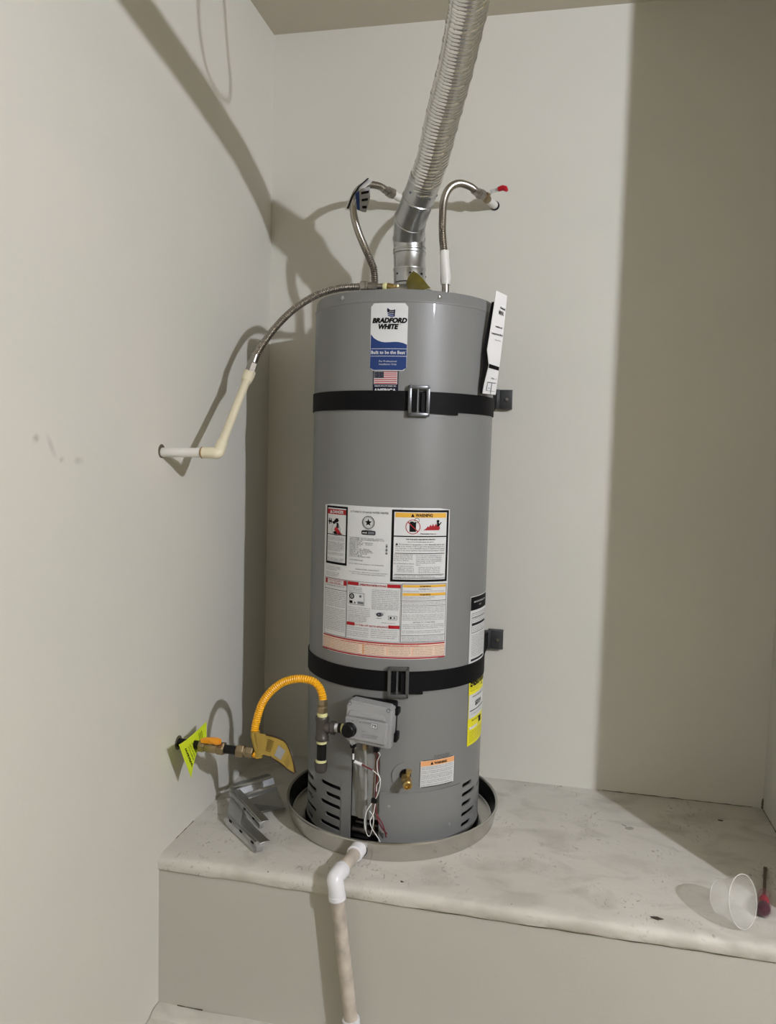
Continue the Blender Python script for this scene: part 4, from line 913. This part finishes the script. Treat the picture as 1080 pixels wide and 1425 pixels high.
for j in range(9):
    f = .2+.07*j; a_, c_ = lerp(top[1], bot[1], f)+Vector((.006, -.0014, 0)), lerp(top[2], bot[2], f)+Vector((-.002, -.0014, 0))
    b.sheet([[a_, c_], [a_+Vector((0, 0, -.0012)), c_+Vector((0, 0, -.0012))]], .0003)
    if j % 2: 
        a_, c_ = lerp(top[4], bot[4], f)+Vector((.000, -.0016, 0)), lerp(top[5], bot[5], f)+Vector((-.006, -.0016, 0)); b.sheet([[a_, c_], [a_+Vector((0, 0, -.0012)), c_+Vector((0, 0, -.0012))]], .0003)
b.build('tag_print', M['tagb'], ht)['kind'] = 'stuff'
b = MB(); b.tube(spline([(-.769, 1.9465, .316), (-.767, 1.9455, .300), (-.761, GY, .280), (-.755, GY, .262), (-.758, GY, .250)], .004), .0122, 18); b.build('tag_sleeve', M['tagy'], gh)
# tee with drip leg
tee = empty('gas_tee', (-.585, 1.955, .215), 'black iron gas tee and capped drip leg beside the gas control', 'pipe fitting')
X_, Y_ = -.5865, 1.957
b = MB(); b.lathe([(.0175, 0), (.0185, .002), (.0185, .009), (.0165, .012), (.0162, .026), (.0165, .052), (.0180, .055), (.0180, .062), (.0170, .064)], (X_, Y_, .307), (0, 0, 1), 26)
b.lathe([(.0150, 0), (.0150, .016), (.0180, .018), (.0180, .027), (.0165, .028)], (X_+.008, Y_, .343), (1, 0, .02), 26); b.build('tee_body', M['iron'], tee)
b = MB(); b.lathe([(.0130, 0), (.0138, .004), (.0130, .010)], (X_, Y_, .371), (0, 0, 1), 20); b.build('tape_ring', M['tape'], tee)
b = MB(); b.lathe([(.0135, 0), (.0140, .004), (.0135, .008)], (X_, Y_, .2985), (0, 0, 1), 20); b.build('tape_ring', M['tape'], tee)
b = MB(); b.tube([(X_, Y_, .252), (X_, Y_, .299)], .0128, 20); b.build('drip_nipple', M['blackpipe'], tee)
b = MB(); b.lathe([(.0135, 0), (.0142, .004), (.0142, .007), (.0135, .011)], (X_-.001, Y_, .244), (0, 0, 1), 20); b.build('tape_ring', M['tape'], tee)
b = MB(); b.lathe([(0, 0), (.0125, 0), (.0160, .004), (.0170, .010), (.0178, .018), (.0178, .026), (.0160, .027)], (X_-.001, Y_, .221), (0, 0, 1), 24); b.build('end_cap', M['iron'], tee, 'rounded grey iron cap')
b = MB(); b.lathe([(.0110, 0), (.0110, .010)], (X_+.034, Y_, .344), (1, 0, .02), 18); b.build('thread_ring', M['white'], tee)
b = MB(); b.tube([(X_+.036, Y_, .344), (-.524, Y_+.004, .3445)], .0105, 18); b.lathe([(.0125, 0), (.0125, .006)], (X_+.045, Y_, .3443), (1, 0, 0), 18); b.build('side_nipple', M['blackpipe'], tee)
b = MB(); b.lathe([(.0115, 0), (.0115, .006)], (X_+.053, Y_, .3445), (1, 0, 0), 18); b.build('tape_ring', M['tape'], tee)

# neon card tag at the wall
yt = empty('neon_tag', (-.93, 1.93, .27), 'neon yellow card tag hooked on the gas valve by the wall', 'tag')
A_, B_, Cc, D_ = Vector((-.930, 1.829, .304)), Vector((-.938, 2.008, .304)), Vector((-.936, 2.005, .246)), Vector((-.925, 1.890, .192))
g = []
for j in range(7):
    row = []
    for i in range(7):
        u, v = i/6, j/6; q = A_*(1-u)*(1-v)+B_*u*(1-v)+Cc*u*v+D_*(1-u)*v
        q = q + Vector((-.006*math.sin(PI*u), 0, -.010*math.sin(PI*u)*(1-v)+.020*math.sin(PI*u)*v)); row.append(q)
    g.append(row)
b = MB(); b.sheet(g, .0008); b.build('card', M['neon'], yt)
def tagfn(u, v, h):
    fi = min(5.999, max(0, u*6)); fj = min(5.999, max(0, v*6)); i, j = int(fi), int(fj); a, c = fi-i, fj-j
    q = lerp(lerp(g[j][i], g[j][i+1], a), lerp(g[j+1][i], g[j+1][i+1], a), c)
    du = g[j][i+1]-g[j][i]; dv = g[j+1][i]-g[j][i]; nn = du.cross(dv).normalized()
    if nn.x < 0: nn = -nn
    return q+nn*(h+.0006)
L = Label(lambda u, v, h: tagfn(v, u, h))
def tl(t, v, u0, u1, sz, bold=.02):
    vs, fs, w0 = text_mesh(t, 1, bold, 0); L.mb.add([tagfn(v-y*sz, u0+(u1-u0)*x/w0, .0003) for x, y in vs], fs, L.mi('ink'))
tl('WARNING', .20, .22, .92, .09, .04); tl('DO NOT REMOVE', .30, .30, .90, .05); tl('UTILITY GAS SHUT', .38, .28, .92, .05); tl('off before service', .46, .30, .88, .04); tl('see other side', .54, .32, .85, .04)
for k in range(3): L.mb.add([tagfn(.72+.05*k, .20, .0003), tagfn(.735+.05*k, .20, .0003), tagfn(.735+.05*k, .78, .0003), tagfn(.72+.05*k, .78, .0003)], [[0, 1, 2, 3]], L.mi('ink'))
L.build('tag_print', yt)['kind'] = 'stuff'
b = MB(); c_ = Vector((-.886, 1.905, .268)); pts = []
vs = [tagfn(.66, .72, .0006)]
for i in range(20):
    rr = .055 if i % 2 else .10; vs.append(tagfn(.66+rr*math.cos(i*PI/10), .72+rr*1.3*math.sin(i*PI/10), .0006))
b.add(vs, [[0, i+1, (i+1) % 20+1] for i in range(20)]); b.build('star_cut', M['ink'], yt)

# ------------------------------------------------------------------ document pouch tucked behind the upper strap
dc = empty('document_pouch', (-.19, 2.15, 1.18), 'white printed papers in a dark backed pouch on the tank upper right side', 'papers')
def col(pts_l, pts_r, n=5): return [[lerp(a, c, i/n) for i in range(n+1)] for a, c in zip(pts_l, pts_r)]
lf = [(-.189, 2.140, 1.500), (-.194, 2.140, 1.455), (-.203, 2.140, 1.380), (-.207, 2.135, 1.345), (-.200, 2.13, 1.305), (-.211, 2.125, 1.25), (-.213, 2.12, 1.229)]
rg = [(-.161, 2.155, 1.489), (-.164, 2.16, 1.445), (-.169, 2.165, 1.375), (-.172, 2.165, 1.340), (-.176, 2.165, 1.300), (-.181, 2.165, 1.25), (-.183, 2.165, 1.229)]
g = col(lf, rg); b = MB(); b.sheet(g, .002); b.build('paper', M['paper'], dc)
lf2 = [(-.2000, 2.150, 1.472), (-.2045, 2.145, 1.440), (-.2120, 2.137, 1.380), (-.2155, 2.132, 1.340), (-.2140, 2.130, 1.300), (-.2190, 2.125, 1.25), (-.2190, 2.125, 1.229)]
rg2 = [(-.183, 2.165, 1.478), (-.186, 2.165, 1.440), (-.19, 2.170, 1.380), (-.195, 2.172, 1.340), (-.195, 2.172, 1.300), (-.195, 2.175, 1.25), (-.195, 2.175, 1.229)]
b = MB(); b.sheet(col(lf2, rg2), .002); b.build('pouch_back', M['plastic_b'], dc, 'black edge of the pouch behind the papers')
def pfn(u, v, h):                                               # u across 0..1, v down 0..1
    fj = min(5.999, max(0, v*6)); j = int(fj); c_ = fj-j; a = lerp(g[j][0], g[j][5], u); d_ = lerp(g[j+1][0], g[j+1][5], u)
    return lerp(a, d_, c_)+Vector((.55, -.83, 0))*(.0018+h)
L = Label(pfn)
def pt(t, u0, u1, v, sz, k='ink'):
    vs, fs, w0 = text_mesh(t, 1, .03, 0); L.mb.add([pfn(u0+(u1-u0)*x/w0, v-y*sz, .0003) for x, y in vs], fs, L.mi(k))
pt('Owners', .50, .95, .15, .035); pt('MANUAL', .45, .85, .19, .035); pt('Installation and', .35, .85, .27, .016); pt('Operating Instruction Manual', .10, .95, .315, .018); pt('Water Heater', .42, .85, .36, .014)
for q_ in ((.02, .655, .98, .69), (.2, .80, .9, .807), (.2, .80, .25, .93), (.55, .80, .60, .99), (.2, .93, .9, .937), (.35, .87, .45, .885)):
    L.mb.add([pfn(q_[0], q_[1], .0003), pfn(q_[2], q_[1], .0003), pfn(q_[2], q_[3], .0003), pfn(q_[0], q_[3], .0003)], [[0, 1, 2, 3]], L.mi('ink' if q_[1] < .7 else 'ctrl_d'))
pt('FIG. 1', .45, .85, .775, .02, 'ctrl_d'); L.build('print', dc)['kind'] = 'stuff'

# ------------------------------------------------------------------ loose bracket on the platform
br = empty('metal_bracket', (-.84, 2.08, 0), 'loose galvanised steel bracket lying left of the pan', 'bracket')
def strip(mb, p0, p1, w_, th, upv, mi=0):
    p0, p1 = Vector(p0), Vector(p1); d_ = (p1-p0).normalized(); n_v = Vector(upv).normalized(); s_ = d_.cross(n_v).normalized(); n_v = s_.cross(d_)
    m_ = Matrix((d_, s_, n_v)).transposed(); mb.box((p0+p1)/2, ((p1-p0).length, w_, th), m_, mi, th*.35, segs=1); return m_
# upper angle: flange + leg
a0_, a1_ = Vector((-.915, 2.130, .050)), Vector((-.762, 1.985, .036))
b = MB(); strip(b, a0_, a1_, .004, .020, (0, 0, 1)); strip(b, a0_+Vector((.008, .008, .011)), a1_+Vector((.008, .008, .011)), .024, .003, (0, 0, 1)); b.build('angle_arm', M['galv'], br)
b0_, b1_ = Vector((-.888, 2.045, .016)), Vector((-.735, 1.905, .016))
b = MB(); strip(b, b0_, b1_, .003, .030, (0, 0, 1)); strip(b, b0_+Vector((.010, .010, .014)), b1_+Vector((.010, .010, .014)), .030, .003, (0, 0, 1)); b.build('angle_arm', M['galv'], br)
b = MB(); b.sheet([[a0_+Vector((.0, 0, -.008)), lerp(a0_, a1_, .42)+Vector((0, 0, -.008))], [b0_+Vector((0, 0, .014)), lerp(b0_, b1_, .42)+Vector((0, 0, .014))]], .003); b.build('web_plate', M['galv'], br)
c0_, c1_ = Vector((-.915, 2.140, .066)), Vector((-.835, 2.235, .072))
b = MB(); strip(b, c0_, c1_, .026, .003, (-.3, -.2, 1)); strip(b, c0_+Vector((.020, -.012, -.012)), c1_+Vector((.020, -.012, -.012)), .020, .003, (.75, -.6, .5)); strip(b, c0_+Vector((.034, -.022, -.028)), c1_+Vector((.034, -.022, -.028)), .010, .003, (.6, -.5, .8)); b.build('channel', M['galv'], br)
b = MB(); b.sheet([[c0_+Vector((.040, -.026, -.034)), c1_+Vector((.036, -.024, -.034))], [lerp(a0_, a1_, .70)+Vector((0, .003, .006)), c1_+Vector((.082, -.080, -.060))]], .003); b.build('gusset_plate', M['galv'], br)
dirv = (b1_-b0_).normalized(); sv = dirv.cross(Vector((0, 0, 1)))
if sv.y > 0: sv = -sv
for f in (.12, .45, .80):
    b = MB(); q = lerp(b0_, b1_, f)+sv*.0022; m_ = Matrix((dirv, sv, Vector((0, 0, 1)))).transposed(); b.box(q, (.014, .0012, .006), m_); b.build('slot_hole', M['black'], br)
for f in (.5, .78):
    b = MB(); q = lerp(a0_, a1_, f)+sv*.0028; b.box(q, (.012, .0012, .006), m_); b.build('slot_hole', M['black'], br)

# ------------------------------------------------------------------ plastic cup, screwdriver, scraps
ca = Vector((.74, -.62, .27)).normalized(); cb = Vector((.400, 1.938, .0460))
b = MB(); pr = [(0, 0), (.030, .001), (.040, .006), (.045, .016), (.0485, .034), (.053, .050), (.060, .066), (.0665, .080), (.0675, .086), (.0662, .087), (.0655, .083), (.0588, .068), (.0515, .051), (.047, .034), (.0435, .017), (.038, .0085), (.029, .0035), (0, .0028)]
b.lathe([(a_*.86, h_*.80) for a_, h_ in pr], cb, ca, 56); cup = b.build('plastic_cup', M['cup'])
zmin = min(v[2] for v in b.v)
for v in cup.data.vertices: v.co.z += .0012-zmin
b = MB(); cbz = cb+Vector((0, 0, .0012-zmin))
b.lathe([(.0578, .0680), (.0592, .0690), (.0592, .0702), (.0572, .0704), (.0568, .0692), (.0578, .0680)], cbz, ca, 56, caps=False); b.build('rim', M['cup_rim'], cup)
b = MB(); b.lathe([(.0395, .0105), (.0402, .0118), (.0395, .0130), (.0385, .0118), (.0395, .0105)], cbz, ca, 48, caps=False); b.build('base_ring', M['cup_rim'], cup)
tag(cup, 'frosted clear plastic cup tipped on its side near the right end', 'cup')
sdv = empty('screwdriver', (.515, 1.95, 0), 'screwdriver with clear red and purple handle lying right of cup', 'screwdriver')
s0, s1 = Vector((.505, 1.930, .0185)), Vector((.5705, 2.190, .0050)); sd_ = (s1-s0).normalized()
b = MB(); b.lathe([(0, -.001), (.010, 0), (.0155, .006), (.0178, .016), (.0180, .060), (.0165, .072), (.0120, .080), (.0130, .090), (.0150, .096), (.0120, .102), (.0055, .104), (0, .104)], s0, sd_, 12); hd = b.build('handle', M['sdclear'], sdv)
b = MB(); b.lathe([(0, .001), (.008, .002), (.0135, .008), (.0155, .017), (.0155, .030), (.0120, .036), (0, .038)], s0, sd_, 12); b.build('handle_end', M['sdpurple'], hd)
b = MB(); b.lathe([(.010, .037), (.0125, .045), (.0120, .066), (.008, .080), (.004, .098)], s0, sd_, 12); b.build('handle_core', M['sdred'], hd)
b = MB(); b.tube([s0+sd_*.100, s0+sd_*.245], .0040, 12); b.box(s0+sd_*.252, (.009, .020, .0016), Matrix((sd_.cross(Vector((0, 0, 1))).normalized(), sd_, sd_.cross(Vector((0, 0, 1))).normalized().cross(sd_))).transposed(), 0, .0005, segs=1); b.build('shaft', M['shaft'], sdv)
def scrap(name, x, y, s_, m, lab, cat):
    b = MB(); n = 9; vs = [(x, y, .0022)]
    for i in range(n):
        a = 2*PI*i/n; rr = s_*(.6+.6*random.random()); vs.append((x+rr*1.5*math.cos(a), y+rr*math.sin(a), .0008+.001*random.random()))
    vs += [(v[0], v[1], .0002) for v in vs[1:]]
    b.add(vs, [[0, i+1, (i+1) % n+1] for i in range(n)]+[[i+1, n+1+i, n+1+(i+1) % n, (i+1) % n+1] for i in range(n)], 0, False)
    return tag(b.build(name, m), lab, cat)
scrap('paint_chip', .238, 2.324, .011, M['chip'], 'grey flat scrap on platform beside the shadow edge', 'scrap')
scrap('debris', .505, 2.450, .006, M['dchip'], 'small dark scrap in the shaded back right corner of platform', 'scrap')
scrap('debris', .262, 1.872, .009, M['dchip'], 'black peeled mark near the front edge, left of the cup', 'scrap')
scrap('debris', -.345, 1.872, .003, M['dchip'], 'tiny dark speck on platform edge right of the drain pipe', 'scrap')

# ------------------------------------------------------------------ ceiling lamp of the garage (lights the alcove from the right)
lamp = empty('ceiling_lamp', (LAMP.x, LAMP.y, ZC), 'bare bulb hanging from the garage ceiling on a short cord', 'lamp')
b = MB(); b.lathe([(.055, 0), (.055, -.012), (.045, -.022), (0, -.022)], (LAMP.x, LAMP.y, ZC), (0, 0, 1), 28); b.build('ceiling_rose', M['white'], lamp)
b = MB(); b.tube([(LAMP.x, LAMP.y, ZC-.02), (LAMP.x, LAMP.y, LAMP.z+.10)], .003, 8); b.build('cord', M['plastic_b'], lamp)
b = MB(); b.lathe([(.018, 0), (.020, .02), (.020, .05), (.008, .06)], (LAMP.x, LAMP.y, LAMP.z+.038), (0, 0, 1), 20); b.build('socket', M['white'], lamp)
b = MB(); b.lathe([(.038*math.sin(PI*i/14), -.038*math.cos(PI*i/14)) for i in range(15)], LAMP, (0, 0, 1), 24); b.build('bulb', M['bulb'], lamp)

hw = MB(); hw.tube(spline([(-.30, 1.47, ZC), (-.30, 1.500, 2.30), (-.30, 1.500, 2.17), (-.30, 1.54, 2.085), (-.30, 1.61, 2.060), (-.30, 1.665, 2.085), (-.30, 1.640, 2.20), (-.30, 1.615, 2.30), (-.30, 1.58, ZC)], .01), .0035, 8)
tag(hw.build('hanger_wire', M['galv']), 'thin wire loop hanging from the ceiling left of the duct', 'wire')
